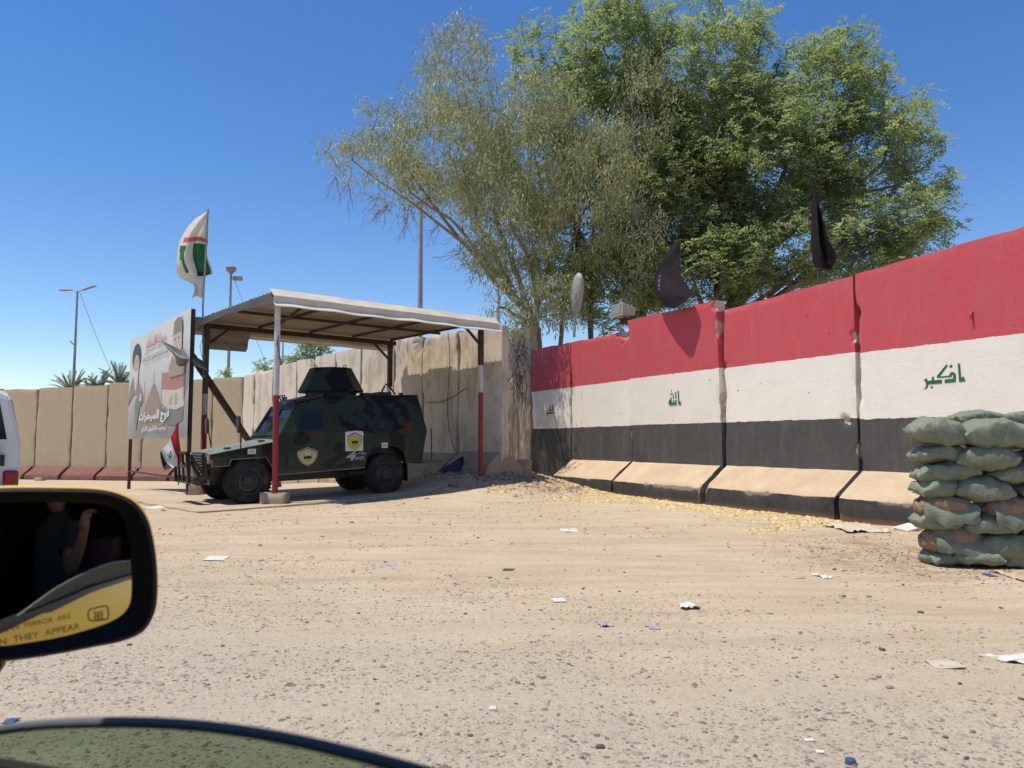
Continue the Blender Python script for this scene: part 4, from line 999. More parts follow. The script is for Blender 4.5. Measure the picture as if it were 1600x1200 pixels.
# emblems, lettering and stickers on the near side
def shield_pts(cx, cz, w, hgt, y):
    S = [(-.5, .30), (0, .5), (.5, .30), (.5, .05), (.42, -.16), (.27, -.34), (0, -.5), (-.27, -.34), (-.42, -.16), (-.5, .05)]
    return [(cx + a * w, y, cz + b * hgt) for a, b in S]
def emblem(cx, cz, w, hgt, field, sheet):
    if sheet:
        base = MB().prism([(cx - .20, -.005, cz - .19), (cx + .18, -.005, cz - .19), (cx + .18, -.005, cz + .1), (cx + .2, -.005, cz + .13), (cx + .18, -.005, cz + .20), (cx + .06, -.005, cz + .215), (cx - .12, -.005, cz + .205), (cx - .20, -.005, cz + .19)], (0, .003, 0)).build('emblem_sheet', MAT['white_sticker'], truck)
    else:
        base = MB().poly(shield_pts(cx, cz, w * 1.1, hgt * 1.08, -.004)).build('emblem_sheet', MAT['pale_yellow_sticker'], truck, fix=False)
    y = -.0075
    MB().poly(shield_pts(cx, cz, w, hgt, y)).build('shield_outline', MAT['black_sticker'], base, fix=False)
    MB().poly(shield_pts(cx, cz - .004, w * .93, hgt * .94, y - .002)).build('shield_field', field, base, fix=False)
    for k, (mt, d0, d1) in enumerate(((MAT['red_sticker'], .50, .43), (MAT['white_sticker'], .425, .36), (MAT['black_sticker'], .355, .33))):
        P = [(-.5, d0 - .2), (0, d0), (.5, d0 - .2), (.5, d1 - .2), (0, d1), (-.5, d1 - .2)]
        MB().poly([(cx + a * w, y - .004, cz + b * hgt) for a, b in P]).build('chevron', mt, base, fix=False)
    mo = [(-.22, -.12), (.22, -.12), (.22, .02), (.25, .02), (.25, .16), (.22, .16), (.21, .02), (.12, .02), (.08, .06), (.0, .05), (-.06, .02), (-.18, .02), (-.18, .14), (-.21, .14), (-.22, .0)]
    MB().poly([(cx + a * w, y - .004, cz + b * hgt) for a, b in mo]).build('mosque_mark', MAT['black_sticker'], base, fix=False)
    for b in (-.18, -.26): MB().poly([(cx + a * w, y - .004, cz + (b + d) * hgt) for a, d in ((-.15, 0), (.15, 0), (.15, .025), (-.15, .025))]).build('small_line', MAT['dark_steel'], base, fix=False)
emblem(1.13, .82, .36, .34, MAT['pale_yellow_sticker'], False)
emblem(2.11, 1.085, .31, .36, MAT['yellow_sticker'], True)
put_text('lettering', '4', lambda u, v: (1.90 + .20 * u + .06 * v, -.007, .71 + .18 * v), MAT['grey_sticker'], truck, .03)
put_text('lettering', 'WD', lambda u, v: (2.08 + .22 * u + .03 * v, -.007, .715 + .065 * v), MAT['grey_sticker'], truck, .03)
put_text('lettering', arabic('رباعي'), lambda u, v: (2.06 + .28 * u + .03 * v, -.007, .795 + .085 * v), MAT['grey_sticker'], truck, .03)
for x0, x1, z0, z1 in ((-.01, .14, .91, 1.005), (2.70, 2.84, .935, 1.04)):
    st = MB().prism([(x0, -.004, z0), (x1, -.004, z0), (x1, -.004, z1), (x0, -.004, z1)], (0, .003, 0)).build('sticker', MAT['white_sticker'], truck)
    put_text('lettering', arabic('بار') + ' ٥٠', lambda u, v, a=x0, b=x1, c=z0, d=z1: (a + (b - a) * (.15 + .7 * u), -.0065, c + (d - c) * (.2 + .55 * v)), MAT['black_sticker'], st, .02)
# bolt heads along the panels
bh = MB()
for x in np.linspace(.80, 1.56, 8): bh.lathe([(.011, -.012), (.009, 0)], 6, c=sidept(x, .66, .012), axis='Y'); bh.lathe([(.011, -.012), (.009, 0)], 6, c=sidept(x + .08, 1.76, .012), axis='Y')
for z in np.linspace(.7, 1.85, 10): bh.lathe([(.011, -.012), (.009, 0)], 6, c=sidept(1.70, z, .012), axis='Y')
for x in np.linspace(1.8, 3.55, 14): bh.lathe([(.011, -.012), (.009, 0)], 6, c=sidept(x, 1.94, .012), axis='Y'); bh.lathe([(.011, -.012), (.009, 0)], 6, c=sidept(x, 1.3, .008), axis='Y')
tag(bh.build('bolt_heads', MAT['camo'], truck), kind='stuff')
pl = MB().prism([sidept(2.02, 1.36, .003), sidept(3.50, 1.36, .003), sidept(3.46, 1.86, .003), sidept(2.02, 1.86, .003)], (0, -.008, 0)).build('side_plate', MAT['camo'], truck, bevel=.003)
# small flag on the bull bar
def cloth_grid(rows, nr, nc):
    """rows of 3-D control points -> dense grid"""
    G = crspline(np.array([crspline(np.array(r, float), nc) for r in rows]), nr); return G
def flag_cloth(name, G, mats, idx, parent, inv=None):
    """G (n,m,3) world; idx(i,j)->material slot"""
    n, m_ = G.shape[:2]; P = G.reshape(-1, 3)
    if inv is not None: P = np.array([inv @ Vector(p) for p in P])
    me = bpy.data.meshes.new(name)
    F = [(i * m_ + j, i * m_ + j + 1, (i + 1) * m_ + j + 1, (i + 1) * m_ + j) for i in range(n - 1) for j in range(m_ - 1)]
    me.from_pydata([tuple(map(float, p)) for p in P], [], F)
    for mt in mats: me.materials.append(mt)
    me.polygons.foreach_set('material_index', [idx(i / (n - 1), j / (m_ - 1)) for i in range(n - 1) for j in range(m_ - 1)])
    return link_mesh(me, name, None, parent, smooth=180)
FY = at(278, 720, 14.55)[1]
fl = empty('small_flag', tuple(at(279, 758, 14.5)), label='small red white and black tricolour flag on a rod at the truck bumper', cat='flag')
inv = fl.matrix_basis.inverted()
MB().tube([inv @ Vector(at(279, 758, 14.5)), inv @ Vector(at(278, 660, 14.45))], .010, 6).build('rod', MAT['dark_steel'], fl)
rows = [[at(277, 661, 14.45), at(280, 685, 14.42), at(284, 713, 14.40)], [at(271, 675, 14.40), at(275, 698, 14.50), at(283, 722, 14.42)], [at(262, 693, 14.50), at(270, 712, 14.40), at(279, 728, 14.48)], [at(251, 705, 14.45), at(258, 722, 14.50), at(268, 731, 14.40)], [at(251, 716, 14.4), at(254, 728, 14.46), at(257, 735, 14.4)]]
flag_cloth('flag_cloth', cloth_grid(rows, 30, 24), [MAT['red_cloth'], MAT['clean_white_cloth'], MAT['charcoal_cloth'], MAT['green_cloth']],
           lambda u, v: (3 if (.46 < u < .6 and .28 < v < .5 and (int(u * 60) + int(v * 30)) % 3) else (0 if u < .36 else (1 if u < .70 else 2))), fl, inv)
# ================================================================== trees
def tree(name, label, base, fork_z, blobs, Y0, nclump, leafer, lmat, bmat, trunk_r, seed, limb_r=.09, twig_r=.009, bare=None, thr=.40, trunks=None):
    """blobs: (px, py, rx, ry, depth offset, depth radius, density). Crown volumes measured in the photograph, built at their real depth."""
    g = np.random.default_rng(seed)
    t = empty(name, base, label=label, cat='tree', group=None)
    b0 = np.array(base); cen = []; rad = []; wgt = []
    for (px, py, rx, ry, dy, rd, den) in blobs:
        Y = Y0 + dy; c = at(px, py, Y); k = Y / FPX
        cen.append(c); rad.append((rx * k, rd, ry * k)); wgt.append(rx * ry * rd * den)
    cen = np.array(cen); rad = np.array(rad); wgt = np.array(wgt) / sum(wgt)
    wood = MB()
    # limbs: trunk forks into one limb per crown volume, gently crooked
    forks = trunks or [(base, (base[0], base[1], fork_z))]
    limbs = []
    top_nodes = []
    for fk in forks:
        a, b = fk[0], fk[1]; tr_ = fk[2] if len(fk) > 2 else trunk_r
        a = np.array(a, float); b = np.array(b, float); n = 7
        pts = [a + (b - a) * s + (g.normal(0, .05, 3) * (0 < s < 1)) for s in np.linspace(0, 1, n)]
        wood.tube(pts, list(np.linspace(tr_, tr_ * .72, n)), 9); top_nodes.append((b, tr_ * .72))
    nodes = []                                                # (point, radius)
    for c, r in zip(cen, rad):
        b, br = min(top_nodes, key=lambda q: np.linalg.norm((q[0] - c)[:2]) + .2 * abs(q[0][2] - c[2]))
        n = 10; d = c - b; L = np.linalg.norm(d)
        side = g.normal(0, .06 * L, 3)
        pts = []
        for s in np.linspace(0, 1, n):
            p = b + d * s + np.array([0, 0, .10 * L]) * math.sin(math.pi * s) * (1 if d[2] < L * .7 else .2) + side * math.sin(math.pi * s) + g.normal(0, .03, 3) * (0 < s < 1) * L * .25
            pts.append(p)
        rr = np.linspace(min(br, limb_r), .02, n)
        wood.tube(pts, list(rr), 6)
        for p, q in zip(pts[3:], rr[3:]): nodes.append((p, q))
    NP = np.array([p for p, _ in nodes])
    # clump points
    pts = []
    while len(pts) < nclump:
        k = g.choice(len(cen), p=wgt); u = g.normal(0, 1, 3); u /= np.linalg.norm(u); s = g.uniform(.25, 1) ** .45
        p = cen[k] + u * rad[k] * s * g.uniform(.9, 1.06)
        if p[2] < base[2] + 2.2: continue
        if fbm(p[None], .95, seed, 3)[0] < thr + (.06 if s > .8 else 0): continue
        pts.append(p)
    pts = np.array(pts)
    # order by distance to the skeleton and hook each on to the nearest node so far (secondary twigs)
    d0 = np.array([np.min(np.linalg.norm(NP - p, axis=1)) for p in pts]); order = np.argsort(d0); pts = pts[order]
    nodes_p = np.zeros((len(NP) + len(pts), 3)); nodes_p[:len(NP)] = NP; cnt = len(NP)
    for i, p in enumerate(pts):
        dd = np.linalg.norm(nodes_p[:cnt] - p, axis=1); dd = dd + .25 * np.maximum(0, nodes_p[:cnt, 2] - p[2]); j = int(np.argmin(dd)); q = nodes_p[j]
        r0 = twig_r * (1.9 if j < len(NP) else 1.25); mid = (p + q) / 2 + g.normal(0, .06, 3) * min(1, dd[j]) + np.array([0, 0, .05 * dd[j]])
        wood.tube([q, mid, p], [r0, r0 * .75, twig_r * .5], 4, cap=False)
        nodes_p[cnt] = p; cnt += 1
    if bare:                                                    # leafless twigs at the crown's rim
        for (px, py, dy, n, sp) in bare:
            for _ in range(n):
                e = at(px + g.normal(0, sp), py + g.normal(0, sp * .45), Y0 + dy + g.normal(0, .6)); j = int(np.argmin(np.linalg.norm(nodes_p[:cnt] - e, axis=1))); q = nodes_p[j]
                if np.linalg.norm(e - q) > 1.0: e = q + (e - q) / np.linalg.norm(e - q) * g.uniform(.5, 1.0)
                k1 = q + (e - q) * .35 + g.normal(0, .07, 3); k2 = q + (e - q) * .7 + g.normal(0, .09, 3)
                wood.tube([q, k1, k2, e], [twig_r * .8, twig_r * .65, twig_r * .5, twig_r * .3], 4, cap=False)
                wood.tube([k1, k1 + (e - q) * .4 + g.normal(0, .12, 3)], [twig_r * .55, twig_r * .3], 4, cap=False); wood.tube([k2, k2 + (e - q) * .3 + g.normal(0, .12, 3)], [twig_r * .45, twig_r * .25], 4, cap=False)
    wood.v = [tuple(np.array(v) - b0) for v in wood.v]
    wood.build('trunk', bmat, t, smooth=60, fix=False)
    V, F, T = leafer(pts, g)
    me = np_mesh('crown', V - b0, F, 4); fattr(me, 'tint', T)
    link_mesh(me, 'crown', lmat, t)
    return t
def basis(d, g):
    """orthonormal frames from directions d (n,3)"""
    d = d / np.linalg.norm(d, axis=1, keepdims=True); r = g.normal(0, 1, d.shape); s = np.cross(d, r); s /= np.linalg.norm(s, axis=1, keepdims=True); return d, s, np.cross(d, s)
def quads(C, D, S, L, W, N=None, bend=.15):
    """leaf blades: base C, direction D, side S; a kite with its widest part at .45"""
    n = len(C); L = L[:, None]; W = W[:, None]
    if N is None: N = np.cross(D, S)
    a = C; b = C + D * L * .45 + S * W * .5 + N * L * bend; c = C + D * L; d = C + D * L * .45 - S * W * .5 + N * L * bend
    V = np.stack([a, b, c, d], 1).reshape(-1, 3); F = np.arange(4 * n).reshape(n, 4); return V, F
def pinnate(pts, g, per=6, leaflets=9, ln=.36, lf=.105):
    Vs = []; T = []
    n = len(pts) * per
    C = np.repeat(pts, per, 0) + g.normal(0, .09, (n, 3))
    D = g.normal(0, 1, (n, 3)); D[:, 2] = D[:, 2] * .5 + .05; D, S, N = basis(D, g)
    up = np.array([0, 0, 1.]); S = np.cross(D, up); S /= np.linalg.norm(S, axis=1, keepdims=True) + 1e-9; S += g.normal(0, .35, S.shape); S /= np.linalg.norm(S, axis=1, keepdims=True); N = np.cross(D, S)
    ct = np.clip(np.repeat(vnoise(pts, 1.3, 5), per) * .65 + g.uniform(0, .45, n), 0, 1)
    L = g.uniform(.75, 1.25, n) * ln
    for k in range(leaflets):
        s = -1 if k % 2 else 1; f = .12 + .88 * (k // 2 * 2 + 1) / leaflets
        q = C + D * (L * f)[:, None] - np.array([0, 0, 1.]) * (L * f * f * .35)[:, None]
        dd = D * .45 + S * s * .9 + g.normal(0, .18, D.shape); dd /= np.linalg.norm(dd, axis=1, keepdims=True)
        ss = np.cross(N + g.normal(0, .35, N.shape), dd); ss /= np.linalg.norm(ss, axis=1, keepdims=True)
        v, _ = quads(q, dd, ss, g.uniform(.75, 1.2, n) * lf, g.uniform(.8, 1.2, n) * lf * .52); Vs.append(v); T.append(np.repeat(np.clip(ct + g.normal(0, .09, n), 0, 1), 4))
    V = np.concatenate(Vs); return V, np.arange(len(V)).reshape(-1, 4), np.concatenate(T)
def hanging(pts, g, per=20, lf=.17):
    n = len(pts) * per
    C = np.repeat(pts, per, 0) + g.normal(0, .16, (n, 3))
    D = g.normal(0, .45, (n, 3)); D[:, 2] -= 1.0; D, S, N = basis(D, g)
    ct = np.clip(np.repeat(vnoise(pts, 1.1, 8), per) * .6 + g.uniform(0, .5, n), 0, 1)
    V, F = quads(C, D, S, g.uniform(.5, 1.25, n) * lf, g.uniform(.7, 1.3, n) * lf * .20, bend=.08); return V, F, np.repeat(ct, 4)
tbR = (3.9, 24.5, .1)
tree('leafy_tree', 'tall dense green feathery-leaved tree rising behind the red painted walls', tbR, 3.2,
     [(950, 90, 95, 85, .5, 3.0, 1), (1090, 110, 120, 105, 0, 3.2, 1), (1280, 150, 95, 100, -.5, 2.6, 1), (1180, 270, 150, 120, -.5, 3.4, 1), (1345, 250, 110, 85, -1, 2.6, 1), (1390, 345, 105, 60, -2, 2.2, 1), (1050, 320, 130, 125, 0, 3.2, 1),
      (900, 170, 85, 105, .5, 2.4, .8), (1270, 390, 190, 62, -1.5, 2.6, 1.1), (960, 440, 110, 80, 0, 2.4, 1), (830, 80, 45, 55, .5, 1.6, .6), (1085, 430, 130, 62, -1, 2.4, 1.2), (1440, 290, 45, 40, -1.5, 1.4, .8), (1455, 345, 55, 28, -2, 1.4, .8), (1420, 175, 30, 30, -1, 1.2, .7), (1190, 60, 45, 45, 0, 1.6, .7), (1310, 80, 35, 50, -.5, 1.3, .8), (860, 270, 80, 120, 1.0, 2.2, .7), (880, 410, 70, 80, .8, 2.0, .9), (1000, 230, 90, 110, .3, 2.8, 1), (1130, 200, 110, 90, 0, 3, 1)],
     23.5, 5700, pinnate, MAT['leaf_green'], MAT['bark'], .22, 5, .12, .012, thr=.37,
     trunks=[(tbR, (4.0, 24.3, 4.2)), ((2.5, 23.6, .1), (2.45, 23.4, 5.5), .11), ((5.6, 23.8, .1), (6.4, 23.2, 4.5))])
tbL = (.95, 23.3, .1)
tree('olive_tree', 'sparse grey-green tree with drooping leaves and bare twigs leaning over the shelter', tbL, 4.4,
     [(715, 110, 65, 85, 0, 2.2, .7), (700, 235, 110, 90, -.5, 2.6, 1), (600, 215, 65, 45, -.5, 1.7, .8), (550, 250, 50, 38, -1, 1.4, .8), (835, 240, 105, 130, -.3, 2.6, 1), (800, 370, 95, 75, -1, 2.2, 1), (925, 300, 85, 130, -1, 2.2, 1), (860, 470, 60, 40, -1.6, 1.5, 1.1), (975, 370, 60, 110, -1, 2.0, .9),
      (640, 300, 60, 30, -1, 1.5, .5), (780, 475, 40, 35, -2.6, 1.0, 1.1), (1005, 180, 50, 110, -.5, 2, .7), (810, 505, 30, 28, -3.2, .8, 1.2), (760, 300, 60, 50, -1, 2, 1)],
     22.4, 2700, hanging, MAT['leaf_olive'], MAT['bark_pale'], .17, 9, .085, .010,
     bare=[(560, 320, -.5, 26, 38), (610, 345, -.5, 26, 40), (540, 235, -.5, 14, 30), (700, 60, 0, 22, 40), (620, 150, 0, 16, 35), (660, 390, -.5, 18, 40), (930, 330, -1.5, 40, 60), (760, 430, -1.5, 24, 40)], thr=.34,
     trunks=[(tbL, (.75, 23.1, 4.6)), ((1.2, 23.2, .1), (1.55, 23.0, 5.2), .09)])
tree('small_leafy_tree', 'small leafy tree peeping over the grey wall behind the front post', (-12.2, 37, -.3), 2.6,
     [(490, 545, 26, 24, 0, 1.1, 1), (455, 566, 22, 14, 0, .8, 1), (412, 570, 18, 9, 0, .8, 1), (478, 566, 30, 12, 0, .9, 1)], 37, 130, lambda p, g: pinnate(p, g, 5, 7, .30, .12), MAT['leaf_green'], MAT['bark'], .12, 15, .06, .014, thr=.25)
tree('wall_sapling', 'tiny leafy shoot showing above the beige wall by the lamp pole', (-13.6, 36.6, -.3), 2.2, [(353, 583, 5, 7, 0, .25, 1)], 36.6, 12, lambda p, g: pinnate(p, g, 5, 7, .2, .1), MAT['leaf_green'], MAT['bark'], .05, 25, .03, .012, thr=.1)

# palms behind the beige wall
def palm(base, h, n, L, seed, label):
    g = np.random.default_rng(seed); t = empty('date_palm', base, label=label, cat='palm', group='palm crowns behind the beige wall')
    tk = MB(); zs = np.linspace(0, h, 14); tk.tube([(0.05 * math.sin(z), 0, z) for z in zs], [.24 + .04 * (i % 2) for i in range(14)], 9); tk.build('trunk', MAT['bark'], t, smooth=40)
    for k in range(n):
        az = 2 * math.pi * k / n + g.uniform(-.2, .2); el = g.uniform(.25, 1.35); LL = L * g.uniform(.8, 1.1)
        s = np.linspace(0, 1, 9); out = np.cos(el) * LL * s; zz = h + np.sin(el) * LL * s - .55 * LL * s ** 2 * np.cos(el)
        sp = np.stack([out * math.cos(az), out * math.sin(az), zz], 1)
        m = MB(); m.tube(sp, list(np.linspace(.03, .008, 9)), 4)
        side = np.array([-math.sin(az), math.cos(az), 0]); P = crspline(sp, 40)
        for i in range(5, 40):
            tn = P[i] - P[i - 1]; tn /= np.linalg.norm(tn)
            for sg in (-1, 1):
                d = tn * .75 + side * sg * .75 + np.array([0, 0, .25]); d /= np.linalg.norm(d); l = .40 * (1 - .5 * i / 40); b = P[i]; w = np.cross(d, [0, 0, 1]); w = w / (np.linalg.norm(w) + 1e-6) * .013
                m.poly([b - w, b + w, b + d * l])
        me = m.mesh('frond', False); fattr(me, 'tint', g.uniform(0, 1, len(me.vertices))); link_mesh(me, 'frond', MAT['leaf_palm'], t)
    return t
for k, (px, top, lab) in enumerate(((112, 592, 'palm crown left of the double street lamp'), (140, 596, 'low palm crown just right of the double street lamp pole'), (157, 588, 'palm crown midway between the street lamp and the billboard'), (186, 586, 'tallest palm crown beside the billboard edge'))):
    p = at(px, top, 44); palm((p[0], p[1], -.4), p[2] - .4 + (.2 if k == 3 else -.1), 26, 1.7, 70 + k, lab)

# ================================================================== lamp posts and poles
def lamp_post(name, px, top, Y, r, label, heads, base_z=-.4):
    p = at(px, top, Y); t = empty(name, (p[0], p[1], base_z), label=label, cat='lamp post'); H = p[2] - base_z
    MB().tube([(0, 0, 0), (0, 0, H * .5), (0, 0, H)], [r * 1.25, r * 1.1, r * .75], 10).build('pole', MAT['galv'], t, smooth=60)
    for kind, dx, dz in heads:
        if kind == 'arm':
            MB().tube([(0, 0, H - .1), (dx * .5, 0, H + .02), (dx, 0, H + .06)], .03, 6).build('arm', MAT['galv'], t, smooth=60)
            s = 1 if dx > 0 else -1
            MB().loft([[(dx + s * x, .13 * w * math.cos(a), H + .08 + dz * x + .07 * w * math.sin(a)) for a in np.linspace(0, 2 * math.pi, 10, endpoint=False)] for x, w in ((-.05, .4), (.1, .8), (.4, 1), (.65, .8), (.75, .3))]).build('lamp_head', MAT['sheet_dull'], t, smooth=50)
        elif kind == 'stub': MB().bar((0, 0, dz), (dx, 0, dz + abs(dx) * .9), .06, .06).build('bracket', MAT['galv'], t)
        elif kind == 'globe': MB().lathe([(.05, H - .1), (.28, H + .12), (.30, H + .3), (.24, H + .36), (.0, H + .37)], 18).build('lamp_head', MAT['sheet_dull'], t, smooth=40)
        elif kind == 'box': MB().box((dx, 0, H + dz), (.5, .3, .22)).build('lamp_head', MAT['sheet_dull'], t)
    return t
lamp_post('street_lamp', 121, 455, 45, .075, 'tall street lamp with two arms behind the beige wall at left', [('arm', .35, .35), ('arm', -.35, -.02), ('stub', -.32, 7.2)])
lamp_post('street_lamp', 361, 426, 45, .085, 'tall lamp pole with a round floodlight head above the shelter', [('globe', 0, 0), ('box', .4, -.35)])
lamp_post('utility_pole', 658, 310, 40, .13, 'plain grey steel pole rising behind the shelter roof into the tree', [])
lamp_post('utility_pole', 443, 500, 41, .045, 'thin brown pole seen beneath the shelter roof', [])
lamp_post('utility_pole', 779, 400, 34, .06, 'thin pale pole half hidden by the drooping tree at the wall corner', [])
for a, b, lab in (((125, 458, 45), (176, 585, 44), 'thin guy wire slanting right from the double street lamp'), ((365, 432, 45), (420, 580, 43), 'thin guy wire slanting right from the round-headed lamp pole')):
    A = at(*a); B = at(*b); w = tag(MB().tube([A, (A + B) / 2 - np.array([0, 0, .15]), B], .013, 5).build('guy_wire', MAT['dark_steel']), lab, 'wire')
# street-lamp head standing on a short post on top of the painted wall
def inwall(px, py, off): return on_wall(px, py, -off)
b = inwall(897, 527, .12); t = empty('lamp_on_wall', tuple(b), label='grey street lamp head turned upright on a short post on the wall top', cat='lamp')
inv = t.matrix_basis.inverted(); top = inwall(899, 488, .12)
MB().tube([(0, 0, 0), tuple(np.array(top) - b)], .035, 10).build('post', MAT['galv'], t, smooth=60)
hc = np.array(inwall(902, 458, .12)) - b; ax = np.array(inwall(904, 430, .12)) - np.array(inwall(900, 486, .12)); ax /= np.linalg.norm(ax)
sx3 = np.array([DW[0], DW[1], 0]); nx3 = np.cross(ax, sx3)
rings = []
for s_, w_, d_ in ((-.52, .07, .05), (-.47, .15, .08), (-.2, .215, .12), (.1, .235, .13), (.35, .19, .11), (.47, .12, .07), (.52, .03, .03)):
    rings.append([tuple(hc + ax * s_ + sx3 * w_ * math.cos(a) + nx3 * d_ * math.sin(a)) for a in np.linspace(0, 2 * math.pi, 20, endpoint=False)])
MB().loft(rings).build('lamp_head', simple('dusty_lamp_shell', (.36, .33, .29), (.26, .24, .22), 4, .5), t, smooth=50)
MB().tube([tuple(hc - ax * .5), tuple(hc - ax * .75 + sx3 * .12), tuple(np.array(inwall(910, 527, .05)) - b)], .008, 5).build('cable', MAT['white_sticker'], t)
# floodlight on the wall joint
c = np.array(inwall(978, 487, .14)); t = empty('floodlight', (c[0], c[1], c[2] - .2), label='square dusty floodlight on a bracket at the wall joint', cat='floodlight')
t.rotation_euler = (0, 0, ANG_R)
MB().loft([[(-.26, -.28, .06), (.24, -.28, .06), (.24, -.26, .36), (-.26, -.26, .36)], [(-.2, .12, .10), (.2, .12, .10), (.2, .12, .27), (-.2, .12, .27)]]).build('housing', simple('dusty_floodlight', (.42, .35, .26), (.33, .27, .2), 6, .6), t, bevel=.012)
MB().box((-.01, -.277, .21), (.36, .012, .19)).build('lens', MAT['lamp_clear'], t)
MB().box((-.01, -.272, .21), (.42, .01, .25)).build('lens_frame', MAT['sheet_dull'], t)
MB().box((0, 0, -.02), (.22, .2, .14)).build('bracket', MAT['rust'], t)
MB().tube([(-.9, .0, -.12), (-.6, -.02, -.2), (-.35, .0, -.28), (-.1, 0, -.1), (0, .1, .05)], .008, 5).build('cable', MAT['white_sticker'], t)

# ================================================================== flags
def flag(name, label, pole, rows, mats, idx, nr=44, nc=36, pole_r=.014, pmat='dark_steel', wind=.03, seed=0):
    base = np.array(pole[0]); t = empty(name, tuple(base), label=label, cat='flag')
    MB().tube([tuple(np.array(p) - base) for p in pole], pole_r, 8).build('pole', MAT[pmat], t, smooth=60)
    G = cloth_grid(rows, nr, nc)
    P = G.reshape(-1, 3); n = fbm(P + seed, 3.0, 31 + seed, 3).reshape(nr, nc) - .5
    G[..., 1] += n * wind * 4 * np.linspace(.2, 1, nr)[:, None]
    flag_cloth('flag_cloth', G - base, mats, idx, t); return t
def W(px, py, d=0.): return np.array(on_wall(px, py, d))       # point d metres in front of the painted wall
# waving black flag on the tallest painted wall
flag('black_flag', 'black flag bulging in the wind above the tallest painted wall', [W(1060, 520, -.30), W(1063, 372, -.30)],
     [[W(1060, 373, -.30), W(1061, 373, -.28), W(1063, 376, -.26)], [W(1040, 397, .0), W(1050, 394, .04), W(1062, 398, -.10)], [W(1024, 428, .22), W(1045, 430, .16), W(1062, 425, .14)], [W(1022, 455, .32), W(1048, 458, .38), W(1080, 456, .30)], [W(1036, 476, .38), W(1054, 482, .44), W(1074, 468, .36)]],
     [MAT['black_cloth'], simple('faded_flag_lettering', (.10, .10, .13), (.07, .07, .09), 20, .8)], lambda u, v: 1 if (.50 < u < .72 and .12 < v < .2 and int(u * 90) % 3 != 0) else 0, wind=.045)
# limp black flag on the unlettered wall
flag('black_flag', 'black flag hanging limp and narrow above the unlettered painted wall', [W(1279, 445, -.12), W(1270, 275, -.12)],
     [[W(1268, 277, -.12), W(1270, 276, -.10), W(1271, 276, -.1), W(1272, 279, -.1)], [W(1269, 310, -.1), W(1274, 308, .0), W(1276, 309, -.08), W(1278, 312, -.12)], [W(1268, 345, -.12), W(1277, 343, .05), W(1281, 345, -.1), W(1287, 347, -.02)], [W(1268, 385, -.08), W(1280, 382, .1), W(1288, 384, -.08), W(1299, 380, .02)], [W(1273, 418, -.1), W(1284, 420, .05), W(1297, 421, -.12), W(1309, 399, .0)]],
     [MAT['black_cloth']], lambda u, v: 0, wind=.055, seed=2)
# white and green flag over the shelter's corner
cx, cy = cl(0, LY); PX = lambda px, py, d=0.: np.array(at(px, py, cy - .15 + d))
flag('white_flag', 'torn off-white flag with red line and green print on the shelter corner pole', [(cx, cy - .12, 2.6), PX(317, 480), PX(325, 327)],
     [[PX(324, 330), PX(324.5, 331), PX(325, 334), PX(325.5, 340)], [PX(302, 345), PX(309, 350, -.12), PX(318, 356, .05), PX(325, 362)], [PX(283, 372, .1), PX(295, 372, -.2), PX(312, 371, .1), PX(325, 376)], [PX(276, 408, .05), PX(290, 402, -.25), PX(310, 398, .12), PX(324, 398)], [PX(279, 432, .1), PX(298, 424, -.1), PX(315, 424, .2), PX(333, 427, .05)], [PX(303, 446, -.05), PX(305, 446, .1), PX(312, 445, 0), PX(322, 432, .1)], [PX(300, 467, 0), PX(307, 463, .1), PX(313, 465, 0), PX(319, 466, .05)]],
     [MAT['white_cloth'], MAT['redline_cloth'], MAT['green_cloth'], MAT['darkgreen_cloth']],
     lambda u, v: 1 if .325 < u < .352 and v > .12 else (2 if (.39 < u < .66 and (.10 < v < .26 or (.5 < v < .93 and u < .70)) and not (u > .5 and v < .18)) else (3 if (.39 < u < .43 and .08 < v < .3) or (.44 < u < .7 and .50 < v < .56) or (.66 < u < .70 and .55 < v < .9) else 0)), wind=.035, pole_r=.022, pmat='galv', seed=5)
# grey satin flag streaming from the leaning bar
PG = lambda px, py, d=0.: np.array(at(px, py, 16.85 + d))
flag('grey_flag', 'shiny charcoal flag streaming across the billboard from the leaning bar', [PG(322, 590, .1), PG(300, 556, .1), PG(254, 534, .05)],
     [[PG(254, 534), PG(256, 538, -.02), PG(258, 541)], [PG(268, 541, .05), PG(270, 549, -.12), PG(272, 556, 0)], [PG(286, 549, .05), PG(282, 560, -.2), PG(278, 572, .05)], [PG(302, 556, .05), PG(300, 563, -.15), PG(297, 570, .1)], [PG(318, 565, 0), PG(314, 570, -.12), PG(310, 574, .05)], [PG(328, 580, 0), PG(328, 580.5, -.02), PG(329, 581, .02)]],
     [MAT['grey_satin']], lambda u, v: 0, nr=40, nc=24, pole_r=.012, wind=.02, seed=9)
# ================================================================== sandbags
def bag_mat(name, c1, c2):
    t = NT(name); v = t.coord(); r = t.rnd()
    c = t.mix(t.ramp(t.noise(v, 3.5, 6, .6), [(.3, 0.), (.7, 1.)]), c1, c2)
    c = t.mix(t.ramp(t.noise(v, 9, 7, .7), [(.48, 0.), (.78, .6)]), c, (.44, .39, .29))
    c = t.mix(t.math('MULTIPLY', r, .35), c, (.22, .24, .17))
    wv = t.new('ShaderNodeTexWave'); t.set(wv.inputs['Vector'], t.mapping(v, (1, .2, 1))); wv.inputs['Scale'].default_value = 90; wv.inputs['Distortion'].default_value = 1.5
    h = t.math('ADD', t.math('MULTIPLY', wv.outputs['Fac'], .12), t.noise(v, 16, 6, .65))
    return t.out(c, .55, t.bump(h, .7, .02), spec=.4)
MAT['bag'] = bag_mat('green_woven_sack', (.225, .26, .175), (.165, .195, .13))
